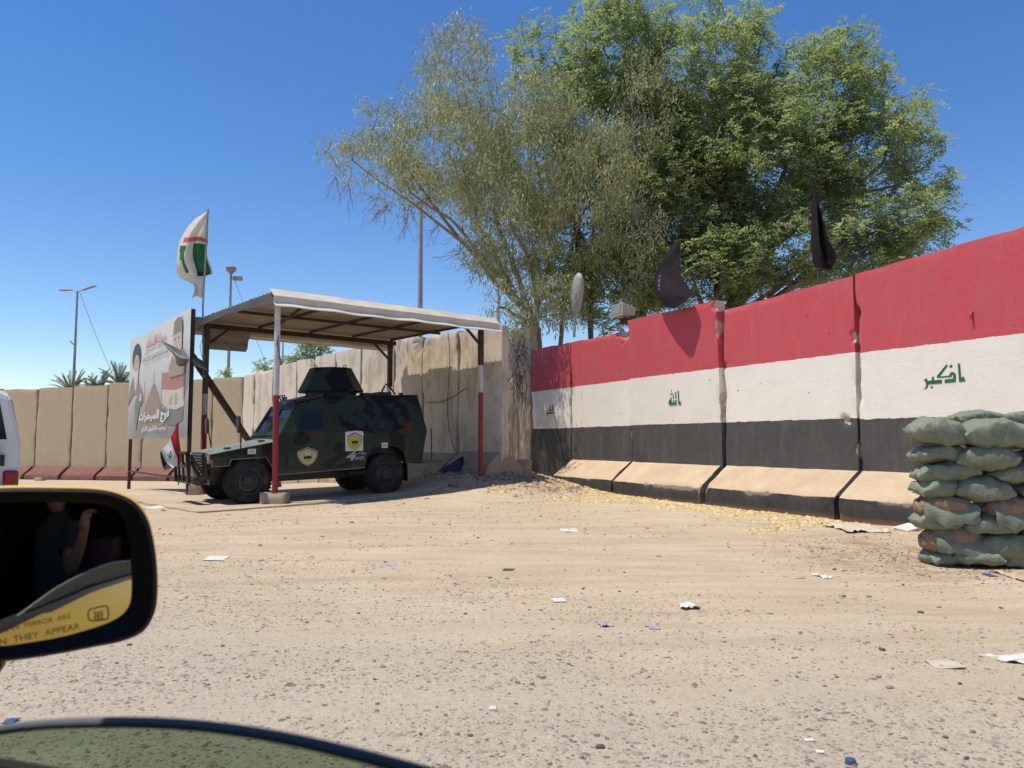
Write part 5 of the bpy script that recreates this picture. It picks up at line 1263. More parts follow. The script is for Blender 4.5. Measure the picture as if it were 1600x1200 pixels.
MAT['soil'] = simple('packed_soil', (.30, .205, .13), (.23, .155, .10), 7, .95, .8, 22, .03, spec=.1)
def bag_mesh(L, Wd, H, seed, torn=False):
    """filled sack: flat stitched ends with ears, sagging pillow between"""
    g = np.random.default_rng(seed); nu, nv = 52, 36; V = np.zeros((nu, nv, 3))
    us = np.sin(np.linspace(-math.pi / 2, math.pi / 2, nu)) * .35 + np.linspace(-1, 1, nu) * .65
    for i, u in enumerate(us):
        a = abs(u); hh = H / 2 * (max(0, 1 - a ** 2.7)) ** .62 + .005; ww = Wd / 2 * (.80 + .20 * (1 - a ** 2)) * (1 if a < .93 else 1 - (a - .93) * .8)
        if torn: hh = H / 2 * (max(0, 1 - a ** 3)) ** .4 + .004; ww = Wd / 2 * (max(0, 1 - a ** 4)) ** .4 + .01
        for j in range(nv):
            th = 2 * math.pi * j / nv; c, s = math.cos(th), math.sin(th); e = .72
            y = ww * math.copysign(abs(c) ** e, c); z = hh * math.copysign(abs(s) ** (e if s > 0 else .55), s)
            V[i, j] = (u * L / 2, y, z)
    P = V.reshape(-1, 3); n = fbm(P + seed * 3.3, 5.5, seed, 3) - .5; n2 = fbm(P + seed * 1.7, 14, seed + 1, 2) - .5
    k = (1 - np.abs(P[:, 0] / (L / 2)) ** 3)
    n3 = np.abs(fbm(P * np.array([1, 2.2, 1]) + seed, 9, seed + 4, 3) - .5)
    n4 = np.abs(fbm(P * np.array([1, 1, 2.5]) + seed * .7, 13, seed + 9, 3) - .5)
    P[:, 1] += n4 * .05 * np.sign(-P[:, 1])
    P[:, 2] += (n * .085 + n2 * .035 - n3 * .06) * np.clip(k + .15, 0, 1); P[:, 1] += (fbm(P, 5, seed + 7) - .5) * .05
    P[:, 2] += -.12 * H * (P[:, 0] / (L / 2)) ** 2 + g.uniform(-.06, .06) * P[:, 0]
    au = np.abs(P[:, 0]) / (L / 2); P[:, 2] += np.sin(P[:, 1] * 50 + seed + P[:, 0] * 6) * .013 * np.exp(-np.maximum(0, 1 - au) * 5) * np.sign(P[:, 2] + 1e-6); P[:, 2] += np.sin(P[:, 0] * 34 + P[:, 1] * 9 + seed) * .004
    ends = np.abs(P[:, 0]) > L * .44; P[:, 2] += np.where(ends, np.sin(P[:, 1] * 28 + seed) * .010, 0)
    F = [(i * nv + j, i * nv + (j + 1) % nv, (i + 1) * nv + (j + 1) % nv, (i + 1) * nv + j) for i in range(nu - 1) for j in range(nv)]
    me = bpy.data.meshes.new('sandbag'); me.from_pydata(P.tolist(), [], [f[::-1] for f in F] + [tuple(range(nv)), tuple(range(nv * nu - 1, nv * (nu - 1) - 1, -1))])
    bm = bmesh.new(); bm.from_mesh(me); bmesh.ops.recalc_face_normals(bm, faces=bm.faces); bm.to_mesh(me); bm.free()
    return me
YB = 7.35
ordn = ['first', 'second', 'third', 'fourth', 'fifth', 'sixth', 'seventh', 'eighth']
# rows from the top: (px0, px1, py0, py1, depth shift, torn, yaw)
ROWS = [[(1416, 1506, 652, 693, 0, 0, 4), (1494, 1606, 650, 699, -.08, 0, -3), (1596, 1700, 655, 700, 0, 0, 5)],
        [(1421, 1500, 694, 722, .06, 0, 3), (1484, 1582, 697, 734, -.05, 0, -7), (1572, 1680, 699, 732, .05, 1, 4)],
        [(1423, 1520, 722, 752, .04, 0, -4), (1530, 1640, 724, 752, -.02, 0, 6)],
        [(1422, 1502, 746, 776, .05, 0, 3), (1482, 1574, 746, 781, -.04, 0, -5), (1568, 1680, 750, 780, .02, 0, 5)],
        [(1426, 1510, 773, 806, .04, 1, -3), (1522, 1606, 773, 812, -.02, 1, 4), (1602, 1690, 775, 812, .03, 0, -3)],
        [(1424, 1512, 798, 830, .03, 0, 5), (1492, 1586, 803, 835, -.04, 0, -4), (1578, 1680, 805, 838, .02, 0, 2)],
        [(1434, 1524, 824, 860, .04, 1, 3), (1514, 1618, 832, 872, -.05, 0, -4), (1610, 1700, 834, 872, .02, 0, 3)],
        [(1438, 1506, 855, 884, .05, 0, 4), (1476, 1560, 862, 888, -.05, 0, -8), (1546, 1650, 864, 894, -.03, 0, 3)]]
for r_, row in enumerate(ROWS):
    for c_, (x0, x1, y0, y1, dy, torn, yaw) in enumerate(row):
        Y = YB + dy - .012 * (7 - r_); a = at(x0 + 12, (y0 + y1) / 2, Y + .12); b = at(x1 + 5, (y0 + y1) / 2, Y + .12); zt = at(x0, y0, Y)[2]; zb = at(x0, y1, Y)[2]
        c = (a + b) / 2; c[1] += .05
        name = 'sandbag'
        if torn: lab = f'burst sandbag spilling brown soil, {ordn[c_]} from the left in the {ordn[r_]} row down'
        else: lab = f'green sandbag, {ordn[c_]} from the left in the {ordn[r_]} row down the stack'
        o = link_mesh(bag_mesh((b - a)[0] * 1.02, .40, (zt - zb) * random.uniform(.96, 1.10), 11 + r_ * 5 + c_, bool(torn)), name, MAT['soil'] if torn else MAT['bag'], smooth=180)
        o.location = (c[0], c[1], (zt + zb) / 2); o.rotation_euler = (R(random.uniform(-9, 9)), R(random.uniform(-5, 5)), R(yaw * 1.8)); tag(o, lab, 'sandbag', 'sandbags in the stack')
        if torn:                                                # ripped sack cloth hanging below the soil
            w = (b - a)[0]; n = 40; G = np.zeros((n, 9, 3)); sd_ = r_ * 3 + c_
            fr = fbm(np.c_[np.arange(n) * .35, np.full(n, sd_ * 7.), np.zeros(n)], 1.0, 5, 3); fr2 = fbm(np.c_[np.arange(n) * .12, np.full(n, sd_ * 3.), np.zeros(n)], 1.0, 6, 2)
            for i in range(n):
                u = i / (n - 1) - .5
                for j in range(9):
                    q_ = j / 8
                    G[i, j] = (u * w * 1.06 + .01 * math.sin(j + i * .3), -.17 - .10 * q_ * fr2[i] - .03 * math.sin(q_ * 3), (zt - zb) * (-.10 - (.35 + .9 * fr2[i]) * q_ + .35 * abs(u) * (1 - q_)) + .05 * (fr[i] - .5) * q_)
            MB().grid(G).build('torn_cloth', MAT['bag'], o, smooth=180, fix=False)
            G2 = np.zeros((n, 4, 3))
            for i in range(n):
                u = i / (n - 1) - .5
                for j in range(4): G2[i, j] = (u * w * 1.0, -.16 + .09 * j, (zt - zb) * .62 * (1 - 1.2 * u * u) + .012 * math.sin(i * 1.7 + j) - (.03 if j == 0 else 0) + .01)
            MB().grid(G2).build('torn_cloth', MAT['bag'], o, smooth=180, fix=False)
for k, (x0, x1, y0, y1, lab) in enumerate(((1508, 1596, 645, 664, 'flat pale green sandbag lying behind on top of the stack, left one'), (1576, 1680, 646, 668, 'flat pale green sandbag lying behind on top of the stack at the right edge'))):
    Y = YB + .10; a = at(x0, y1, Y); b = at(x1, y1, Y); zt = at(x0, y0, Y)[2]
    o = link_mesh(bag_mesh((b - a)[0], .36, .12, 91 + k), 'sandbag', MAT['bag'], smooth=180); o.location = ((a + b)[0] / 2, Y + .20, zt - .035); tag(o, lab, 'sandbag', 'sandbags in the stack')
# ================================================================== rubble and blocks
def lump(name, c, d, rz, seed, mat, label, cat, group=None, chip=.05, cell=.05):
    V, F, ch = rough_box(d[0], d[1], d[2], cell, seed, chip); V[:, 0] -= d[0] / 2; V[:, 1] -= d[1] / 2
    V += (np.stack([fbm(V, 4, seed + 1), fbm(V, 4, seed + 2), fbm(V, 4, seed + 3)], 1) - .5) * min(d) * .25
    me = np_mesh(name, V, F, 4); fattr(me, 'chip', ch); o = link_mesh(me, name, mat, smooth=45); o.location = c; o.rotation_euler = (0, 0, rz)
    return tag(o, label, cat, group)
p = at(797, 727, 18.6); lump('broken_footing', (p[0], p[1], p[2] - .20), (1.12, .5, .34), R(4), 5, MAT['footing_raw'], 'broken concrete wall footing beside the red post at the wall corner', 'concrete', chip=.12)
p = gpt(855, 740); lump('broken_concrete', (p[0], p[1], p[2] - .05), (1.3, .5, .16), R(-48), 8, MAT['footing_raw'], 'low dark concrete slab half buried before the far painted wall', 'concrete', chip=.12)
p = grd(304, 775); lump('concrete_block', (p[0], p[1], tz(p[0], p[1]) + .0), (.28, .3, .24), R(20), 9, MAT['footing_raw'], 'small rough concrete block by the billboard post near the bumper', 'concrete block')
p = grd(61, 751); lump('concrete_block', (p[0], p[1], tz(p[0], p[1])), (.42, .26, .16), R(5), 19, MAT['footing_raw'], 'flat beige concrete block on the ground before the beige walls', 'concrete block', cell=.06)
# hollow block by the rear wheel
hb = MB(); q = np.array(grd(640, 753)); X0 = .42
hb.box((0, -.09, .1), (X0, .03, .2)); hb.box((0, .09, .1), (X0, .03, .2))
for x in (-.195, 0, .195): hb.box((x, 0, .1), (.03, .15, .2))
o = hb.build('hollow_block', MAT['footing_raw'], bevel=.004); o.location = (q[0] + .1, q[1] + .1, padz(q[0], q[1]) + .1); o.rotation_euler = (R(90), 0, R(30)); tag(o, 'hollow concrete block lying behind the truck\'s rear wheel', 'concrete block')
bl = MB().add([(-.3, -.12, 0), (.3, -.1, 0), (.3, .12, 0), (-.28, .12, 0), (.22, .0, .33), (.3, .1, .36), (-.1, .1, .12)], [(0, 1, 2, 3), (0, 1, 4), (1, 2, 5, 4), (0, 4, 6), (4, 5, 6), (0, 6, 3), (3, 6, 5, 2)]).build('blue_tarpaulin', simple('blue_tarp', (.02, .03, .085), (.015, .022, .06), 8, .5), smooth=30)
p = at(704, 742, 18.2); bl.location = (p[0], p[1], tz(p[0], p[1])); tag(bl, 'crumpled dark blue tarpaulin in the shade at the grey wall\'s foot', 'tarpaulin')
# dead brush caught in the wall corner
db = MB(); g = np.random.default_rng(3); C0 = np.array(at(812, 560, 19.6))
for k in range(70):
    s0 = C0 + np.array([g.normal(0, .10), g.normal(0, .12), g.uniform(-1.0, .55)]); e0 = s0 + np.array([g.normal(0, .16), g.normal(0, .16), -g.uniform(.15, .6)])
    db.tube([s0, (s0 + e0) / 2 + g.normal(0, .05, 3), e0], [.010, .007, .003], 4, cap=False)
db.v = [tuple(np.array(v) - C0) for v in db.v]
o = db.build('dead_brush', simple('dead_brush_bark', (.13, .075, .05), (.08, .05, .035), 9, .95), fix=False); o.location = tuple(C0); tag(o, 'tangle of dead brown twigs hanging in the wall corner', 'brush')

# ================================================================== loose stones, gravel, straw, litter
def stone_mesh(r, seed, flat=.6):
    bm = bmesh.new(); bmesh.ops.create_icosphere(bm, subdivisions=2, radius=r)
    g = np.random.default_rng(seed); P = np.array([v.co[:] for v in bm.verts]); d = 1 + (fbm(P / r + seed, 1.3, seed, 2) - .5) * .9; st = np.array([g.uniform(.8, 1.4), g.uniform(.7, 1.1), flat])
    for v, k in zip(bm.verts, d): v.co = Vector(np.array(v.co[:]) * k * st)
    me = bpy.data.meshes.new('stone'); bm.to_mesh(me); bm.free(); return me
stone_m = [simple('dark_stone', (.075, .06, .06), (.12, .10, .095), 30, .8), simple('violet_grey_stone', (.20, .165, .16), (.28, .23, .22), 30, .8), simple('brown_stone', (.16, .11, .085), (.22, .16, .12), 30, .8)]
sm = [stone_mesh(1, 40 + k) for k in range(4)]
for k, m_ in enumerate(sm): m_.materials.append(stone_m[k % 3]); m_.shade_smooth()
spots = [(938, 1168, 9), (908, 1182, 6), (735, 1152, 6), (657, 1149, 5), (766, 902, 4), (792, 902, 4), (727, 958, 4), (602, 879, 5), (911, 920, 4), (818, 941, 3), (1092, 950, 4), (968, 925, 3), (1378, 1016, 7), (1390, 1071, 7), (1477, 1150, 6), (1500, 1069, 5), (1294, 901, 5), (1358, 931, 5), (1318, 931, 5), (1411, 912, 4), (1438, 957, 6), (1373, 1055, 6), (1307, 1053, 4), (1141, 1074, 4), (806, 1101, 4), (940, 1103, 4), (1520, 1141, 5), (1564, 948, 4), (202, 1008, 5), (348, 1009, 5), (325, 1071, 4), (586, 1063, 4), (1180, 1184, 5), (560, 955, 4), (479, 969, 4), (1304, 886, 4), (1596, 1091, 6), (1467, 948, 4), (1245, 1053, 4), (1510, 1182, 6)]
for k, (px, py, r_) in enumerate(spots):
    p = gpt(px, py); rr = r_ * p[1] / FPX * .68; o = bpy.data.objects.new('stone', sm[k % 4]); COL.objects.link(o); o.location = (p[0], p[1], p[2] + rr * .3); o.scale = (rr,) * 3; o.rotation_euler = (0, 0, k * 1.7)
    tag(o, 'dark loose stone lying on the bare sandy ground', 'stone', 'loose stones scattered on the sand')
def scatter(name, X, Yc, S, mat, flat=(.35, .7), sink=.35, ico=False, kind='stuff', seed=1, zoff=None):
    g = np.random.default_rng(seed); n = len(X)
    j = np.clip(np.searchsorted(gx, X) - 1, 0, nx_ - 2); i = np.clip(np.searchsorted(gy, Yc) - 1, 0, ny_ - 2); Zg = ZZ.reshape(ny_, nx_)
    fx = (X - gx[j]) / (gx[j + 1] - gx[j]); fy = (Yc - gy[i]) / (gy[i + 1] - gy[i])
    Z = (Zg[i, j] * (1 - fx) + Zg[i, j + 1] * fx) * (1 - fy) + (Zg[i + 1, j] * (1 - fx) + Zg[i + 1, j + 1] * fx) * fy
    B = np.array([(1, 0, -.1), (.5, .87, -.1), (-.5, .87, -.1), (-1, 0, -.1), (-.5, -.87, -.1), (.5, -.87, -.1), (.5, .1, .8), (-.2, .5, .85), (-.35, -.42, .8)])
    Fb = np.array([(0, 1, 6), (1, 2, 7), (1, 7, 6), (2, 3, 7), (3, 4, 8), (3, 8, 7), (4, 5, 8), (5, 0, 6), (5, 6, 8), (6, 7, 8)])
    a = g.uniform(0, 2 * math.pi, n); st = g.uniform(.6, 1.5, n); ft = g.uniform(*flat, n)
    J = B[None] + g.normal(0, .16, (n, 9, 3)); x = J[..., 0] * (S * st)[:, None]; y = J[..., 1] * (S / st ** .5)[:, None]
    V = np.stack([X[:, None] + x * np.cos(a)[:, None] - y * np.sin(a)[:, None], Yc[:, None] + x * np.sin(a)[:, None] + y * np.cos(a)[:, None], (Z + (zoff if zoff is not None else 0))[:, None] + J[..., 2] * (S * ft)[:, None] - (S * ft * (sink - .3))[:, None]], -1).reshape(-1, 3)
    F = (Fb[None] + (np.arange(n) * 9)[:, None, None]).reshape(-1, 3)
    me = np_mesh(name, V, F, 3); fattr(me, 'tint', np.repeat(g.uniform(0, 1, n), 9)); o = link_mesh(me, name, mat, smooth=180)
    return o
def tint_mat(name, stops, rough=.85): t = NT(name); return t.out(t.ramp(t.attr('tint'), stops), rough, spec=.25)
g = np.random.default_rng(12); N = 85000
Yg = 2.4 + 7.0 * g.uniform(0, 1, N) ** 1.25; Xg = g.uniform(-.75, .75, N) * Yg
den = np.clip((7.6 - Yg - .42 * Xg) / 3.0 + (fbm(np.c_[Xg, Yg, 0 * Xg], .9, 44, 3) - .5) * 2.2, .06, 1)
trk = np.exp(-((Yg - (4.9 + .12 * Xg)) / .22) ** 2) + np.exp(-((Yg - (3.6 + .12 * Xg)) / .18) ** 2)
den = den * (1 - .75 * np.clip(trk, 0, 1)) * (.35 + .9 * fbm(np.c_[Xg, Yg, 0 * Xg], 2.2, 47, 3))
keep = g.uniform(0, 1, N) < den; Xg, Yg = Xg[keep], Yg[keep]
Sg = np.exp(g.normal(math.log(.0052), .5, len(Xg))).clip(.0025, .019) * (1 + .05 * Yg)
gravel = tag(scatter('gravel', Xg, Yg, Sg, tint_mat('gravel_stone', [(0., (.12, .095, .08)), (.35, (.23, .185, .145)), (.6, (.32, .255, .195)), (.8, (.26, .225, .205)), (1., (.44, .36, .27))]), (.3, .6), .55, seed=3), 'brown and violet grey gravel pressed into the foreground ground', 'gravel', kind='stuff')
# crumbs of dirt further out and around the wall foot
N = 9000; Yd = g.uniform(7, 19, N); Xd = g.uniform(-6, 7, N); keep = fbm(np.c_[Xd, Yd, 0 * Xd], .7, 61, 3) > .52; Xd, Yd = Xd[keep], Yd[keep]
M2 = 5200; Xm = g.normal(.4, 1.15, M2); Ym = g.normal(18.4, 1.0, M2); M3 = 3600; X3 = g.normal(4.2, .75, M3); Y3 = g.normal(8.0, .8, M3)
Xa = np.r_[Xd, Xm, X3]; Ya = np.r_[Yd, Ym, Y3]; Sa = np.r_[np.exp(g.normal(math.log(.010), .5, len(Xd))), np.exp(g.normal(math.log(.020), .6, M2)), np.exp(g.normal(math.log(.008), .5, M3))].clip(.004, .09)
tag(scatter('dirt_clods', Xa, Ya, Sa, tint_mat('dirt_clod', [(0., (.12, .085, .06)), (.6, (.30, .21, .135)), (1., (.45, .34, .22))]), (.4, .8), .4, seed=8), 'loose dirt clods and crumbs on the sand and mound', 'dirt', kind='stuff')
# yellow straw and husks along the painted wall
def straw_pts(n, g):
    t = g.uniform(-6.2, 3.6, n); off = .60 + np.abs(g.normal(0, .45, n)) ** 1.1
    p = P0[None] + DW[None] * t[:, None] - NIN[None] * off[:, None]; return p
p = straw_pts(10500, g); k = fbm(np.c_[p, np.zeros(len(p))], 1.1, 77, 3) > .38; p = p[k]
q = np.c_[g.normal(.0, 2.4, 5200), g.normal(16.2, .9, 5200)]; q[:, 1] -= .25 * q[:, 0]; kq = fbm(np.c_[q, np.zeros(len(q))], .9, 79, 3) > .54; q = q[kq]
q2 = np.c_[g.normal(3.6, .9, 1500), g.normal(10.8, .5, 1500)]; q2 = q2[fbm(np.c_[q2, np.zeros(len(q2))], 1.3, 83, 3) > .52]
p = np.r_[p, q, q2]
tag(scatter('straw_husks', p[:, 0], p[:, 1], np.exp(g.normal(math.log(.017), .45, len(p))).clip(.006, .045), tint_mat('straw', [(0., (.34, .24, .12)), (.5, (.50, .37, .165)), (1., (.64, .53, .29))]), (.3, .8), .3, seed=10), 'yellow straw and husks strewn along the foot of the painted walls', 'straw', kind='stuff')
# litter, one object each
def crumple(px, py, wpx, hpx, amp, seed, mat, label, cat, name='paper_scrap', nn=13, lift=.004):
    c = gpt(px, py); k = c[1] / FPX; w = wpx * k; l = hpx * c[1] * c[1] / (FPX * EYE); g = np.random.default_rng(seed); G = np.zeros((nn, nn, 3))
    for i in range(nn):
        for j in range(nn):
            u, v = i / (nn - 1) - .5, j / (nn - 1) - .5; rr = .72 + .6 * float(vnoise(np.array([[math.cos(math.atan2(v, u)) * 1.3, math.sin(math.atan2(v, u)) * 1.3, seed * 2.7]]), 1.0, seed)[0]) if amp > .012 else 1
            G[i, j] = (u * w * rr + g.normal(0, amp * .3), v * l * rr + g.normal(0, amp * .3), 0)
    P = G.reshape(-1, 3); P[:, 2] = np.abs(fbm(P + seed, 18 if amp > .012 else 5, seed, 2) - .45) * amp * 4 + lift; G2 = P.reshape(nn, nn, 3).copy(); G2[..., 2] -= .0035
    m = MB().grid(P.reshape(nn, nn, 3)); m.grid(G2)
    for sl in (np.s_[0, :], np.s_[-1, :], np.s_[:, 0], np.s_[:, -1]): m.grid(np.stack([P.reshape(nn, nn, 3)[sl], G2[sl]]))
    o = m.build(name, mat, smooth=30 if amp > .012 else 60, fix=False); o.location = (c[0], c[1], c[2]); o.rotation_euler = (0, 0, R(random.uniform(-12, 12))); return tag(o, label, cat)
wp = simple('white_litter', (.66, .64, .59), (.5, .46, .40), 20, .8); gp = simple('grey_litter', (.28, .26, .26), (.4, .37, .36), 20, .7); cb = simple('cardboard_litter', (.48, .36, .24), (.4, .3, .2), 20, .8); bp_ = simple('blue_plastic', (.035, .07, .18), (.05, .09, .22), 20, .35)
tp = simple('translucent_bag', (.56, .49, .39), (.47, .40, .31), 12, .5)
crumple(338, 874, 32, 7, .006, 1, wp, 'flat white foam tray piece on the sand right of the mirror', 'litter', 'foam_piece')
crumple(401, 877, 12, 4, .004, 2, gp, 'small dark strip on the sand right of the foam tray piece', 'litter', 'plastic_strip')
crumple(889, 827, 26, 5, .006, 3, wp, 'white stick-like scrap on the sand before the second painted wall', 'litter')
crumple(1075, 948, 24, 9, .022, 4, wp, 'crumpled white tissue in the middle of the sand', 'litter', 'tissue')
crumple(873, 938, 20, 6, .012, 5, wp, 'small torn white paper left of the crumpled tissue', 'litter')
crumple(945, 973, 18, 7, .016, 6, gp, 'crumpled grey rag left of the dark crumpled wrapper', 'litter', 'rag')
crumple(1021, 979, 15, 6, .016, 7, gp, 'dark crumpled wrapper below the white tissue', 'litter', 'wrapper')
crumple(1592, 1031, 80, 11, .02, 8, wp, 'torn white plastic wrapper at the picture\'s right edge', 'litter', 'wrapper')
crumple(1336, 826, 60, 11, .04, 9, tp, 'thin translucent plastic bag lying before the near footing', 'litter', 'plastic_bag')
crumple(1476, 1039, 44, 12, .006, 10, tp, 'clear plastic film flat on the sand left of the white wrapper', 'litter', 'plastic_film')
crumple(1283, 899, 12, 7, .02, 11, wp, 'small white crumpled scrap with a stone beside it', 'litter')
crumple(1240, 900, 24, 5, .008, 12, cb, 'pale curled paper scrap left of the small white scrap', 'litter')
crumple(1595, 905, 26, 16, .02, 13, cb, 'brown cardboard scrap below the sandbags at the right edge', 'litter', 'cardboard_scrap')
crumple(1546, 899, 12, 5, .01, 14, bp_, 'small blue plastic scrap below the sandbags', 'litter', 'plastic_scrap')
crumple(18, 1125, 15, 7, .008, 15, bp_, 'blue plastic scrap under the mirror at the left edge', 'litter', 'plastic_scrap')
crumple(722, 733, 7, 6, .03, 16, wp, 'white cup-like scrap on the mound near the shelter', 'litter')
crumple(770, 1110, 10, 5, .006, 17, wp, 'short white cigarette-like scrap in the foreground gravel', 'litter')
crumple(1264, 1154, 15, 3, .004, 18, wp, 'thin white straw piece in the foreground at right', 'litter')
crumple(1281, 1176, 12, 4, .004, 19, wp, 'short white straw piece just above the blue bottle cap', 'litter')
crumple(795, 887, 17, 3, .004, 20, simple('green_string', (.05, .10, .06), (.04, .08, .05), 20, .7), 'short green string on the sand', 'litter', 'string')
crumple(608, 882, 22, 5, .006, 21, gp, 'pale grey strip with a stone on the sand', 'litter', 'plastic_strip')
crumple(260, 790, 26, 9, .012, 22, wp, 'white scrap on the ground by the truck bumper', 'litter')
p = gpt(1329, 1194); o = MB().lathe([(.0, .012), (.011, .012), (.014, .010), (.0155, .0), (.0155, .004), (.014, .011)][:4], 20).build('bottle_cap', bp_, smooth=35); o.location = (p[0], p[1], p[2] + .004); o.scale = (1.3,) * 3; tag(o, 'round blue bottle cap at the bottom right of the picture', 'bottle cap')
p = gpt(1437, 831); o = MB().loft([[(-.14, -.10, 0), (.14, -.10, 0), (.14, .10, 0), (-.14, .10, 0)], [(-.16, -.12, .055), (.16, -.12, .055), (.16, .12, .055), (-.16, .12, .055)]]).build('foam_box', wp, bevel=.006); o.location = (p[0] - .02, p[1] + .25, p[2]); o.rotation_euler = (R(6), R(-8), R(25)); tag(o, 'white foam food box beside the lowest sandbags', 'food box')

# ================================================================== white off-roader at the left edge
sp = at(31, 745, 10.0); suv = empty('white_offroader', (sp[0], sp[1], 0), R(34), label='rear corner of a white off-roader with red tail lamp at the left edge', cat='car')
wpaint = simple('white_car_paint', (.66, .66, .66), (.6, .6, .6), 3, .25, spec=.6)
hw = .90; b = MB()                                              # local x: 0 at its right side going left negative, y forward
def suv_ring(y, zs): return [(x - hw, y, z) for x, z in zs]
sec = lambda k, zr, wr: [(-.88 * k, .45), (-.90 * k, .75), (-.90 * k, 1.18), (-wr, zr - .06), (-wr + .10, zr), (wr - .10, zr), (wr, zr - .06), (.90 * k, 1.18), (.90 * k, .75), (.88 * k, .45)]
b.loft([suv_ring(.0, sec(.985, 1.80, .74)), suv_ring(.12, sec(1, 1.86, .75)), suv_ring(2.2, sec(1, 1.88, .75)), suv_ring(2.9, sec(1, 1.30, .80)), suv_ring(4.2, sec(.98, 1.12, .82)), suv_ring(4.35, sec(.94, 1.0, .8))]); body = b.build('body', wpaint, suv, bevel=.02, seg=2)
MB().add([(-hw - .70, -.006, 1.22), (-hw + .74, -.006, 1.22), (-hw + .64, -.006, 1.72), (-hw - .60, -.006, 1.72)], [(0, 1, 2, 3)]).build('rear_window', MAT['dark_glass'], suv, fix=False)
for s in (-1, 1): MB().add([(-hw + s * .893, .30, 1.22), (-hw + s * .893, 2.4, 1.22), (-hw + s * .775, 2.1, 1.76), (-hw + s * .775, .35, 1.76)], [(0, 1, 2, 3)]).build('side_window', MAT['dark_glass'], suv, fix=False)
for s in (-1, 1): MB().box((-hw + s * .80, -.03, .71), (.17, .07, .22)).build('tail_lamp', MAT['lamp_red'], suv, bevel=.02)
MB().box((-hw, -.06, .52), (1.78, .16, .2)).build('bumper', wpaint, suv, bevel=.03)
w = add_wheel(suv, (-hw + .29, -.14, 1.02), 0, .84)
for y, s in ((.85, 1), (3.3, 1), (.85, -1), (3.3, -1)): add_wheel(suv, (-hw + s * .86, y, .36), R(90) if s > 0 else R(-90), .87)
MB().box((-hw + .70, -.02, .95), (.05, .04, .14)).build('door_handle', MAT['black_plastic'], suv)
suv.location = (sp[0], sp[1], tz(sp[0], sp[1]) - .02)

# ================================================================== the yellow car the photograph is taken from
Fd = np.array([-.875, .4841, 0]); Rd = np.array([.4841, .875, 0])   # car forward and outward (right-hand side)
car = empty('yellow_car', (0, 0, 0), label='yellow car in the foreground with its side mirror and lowered green-tinted window', cat='car')
def cw(f, p, z): return tuple(Fd * f + Rd * p + np.array([0, 0, z]))
ypaint = simple('yellow_car_paint', (.90, .52, .012), (.88, .50, .012), 2, .28, spec=.55)
interior = simple('dark_car_interior', (.012, .011, .010), (.018, .016, .015), 6, .9, spec=.1)
BELT = lambda f: .10 * max(0, f - .55)
# door skin with the belt moulding and inner trim
G = np.array([[cw(f, .40 + .05 * math.sin(min(1, max(0, (.9 - z) / .5)) * math.pi * .8), z) for z in np.linspace(.32, .895 - BELT(f), 10)] for f in np.linspace(-.75, 1.15, 24)])
door = MB().grid(G).build('door', ypaint, car, smooth=180, fix=False)
mo = MB(); mo.loft([[cw(f, p, z - BELT(f)) for p, z in ((.372, .892), (.408, .888), (.406, .905), (.380, .912))] for f in np.linspace(-.75, 1.05, 24)]); mo.build('belt_moulding', MAT['black_plastic'], door, smooth=40)
MB().add([cw(-.75, .33, .32), cw(1.15, .33, .32), cw(1.15, .33, .82), cw(.5, .33, .89), cw(-.75, .33, .89)], [(0, 1, 2, 3, 4)]).build('door_trim', interior, door, fix=False)
MB().add([cw(-.75, .33, .89), cw(.5, .33, .89), cw(1.15, .33, .825), cw(1.15, .376, .828), cw(.5, .376, .893), cw(-.75, .376, .893)], [(0, 1, 4, 5), (1, 2, 3, 4)]).build('door_cap', interior, door, fix=False)
# rear door behind it with its own dark window
G = np.array([[cw(f, .40 + .05 * math.sin(min(1, max(0, (.9 - z) / .5)) * math.pi * .8), z) for z in np.linspace(.32, .90, 10)] for f in np.linspace(-3.2, -.765, 14)])
rdoor = MB().grid(G).build('rear_door', ypaint, car, smooth=180, fix=False)
MB().loft([[cw(f, p, z) for p, z in ((.372, .897), (.408, .893), (.406, .912), (.380, .918))] for f in np.linspace(-3.2, -.765, 12)]).build('belt_moulding', MAT['black_plastic'], rdoor, smooth=40)
MB().add([cw(-3.2, .385, .90), cw(-.765, .385, .90), cw(-.765, .30, 1.69), cw(-2.8, .30, 1.69)], [(0, 1, 2, 3)]).build('rear_window', interior, rdoor, fix=False)
# lowered window pane: rounded upper edge, green tint
def gl_mat():
    t = NT('green_tinted_glass'); tr = t.new('ShaderNodeBsdfTransparent'); tr.inputs[0].default_value = (.36, .47, .35, 1)
    gs = t.new('ShaderNodeBsdfGlossy'); gs.inputs['Roughness'].default_value = .02
    df = t.new('ShaderNodeBsdfDiffuse'); df.inputs[0].default_value = (.30, .33, .24, 1); m0 = t.new('ShaderNodeMixShader'); m0.inputs[0].default_value = .2; t.t.links.new(tr.outputs[0], m0.inputs[1]); t.t.links.new(df.outputs[0], m0.inputs[2]); tr = m0
    mx = t.new('ShaderNodeMixShader'); mx.inputs[0].default_value = .035; t.t.links.new(tr.outputs[0], mx.inputs[1]); t.t.links.new(gs.outputs[0], mx.inputs[2])
    t.t.links.new(mx.outputs[0], t.n['Material Output'].inputs[0]); return t.m
def on_car(px, py, p):
    r = ray(px, py); return CAMP + r * ((p - CAMP @ Rd) / (r @ Rd))
edge_px = [(-260, 1250), (-120, 1180), (-50, 1156), (0, 1141), (60, 1133), (130, 1129.5), (220, 1129), (320, 1135), (420, 1149), (520, 1170), (640, 1201), (800, 1248), (1000, 1310), (1300, 1400)]
E_ = crspline(np.array([on_car(x, y, .388) for x, y in edge_px]), 60)
Gp_ = []
for q in E_: Gp_.append([q + np.array([0, 0, -.0]) , q - np.array([0, 0, .04]), q - np.array([0, 0, .14])])
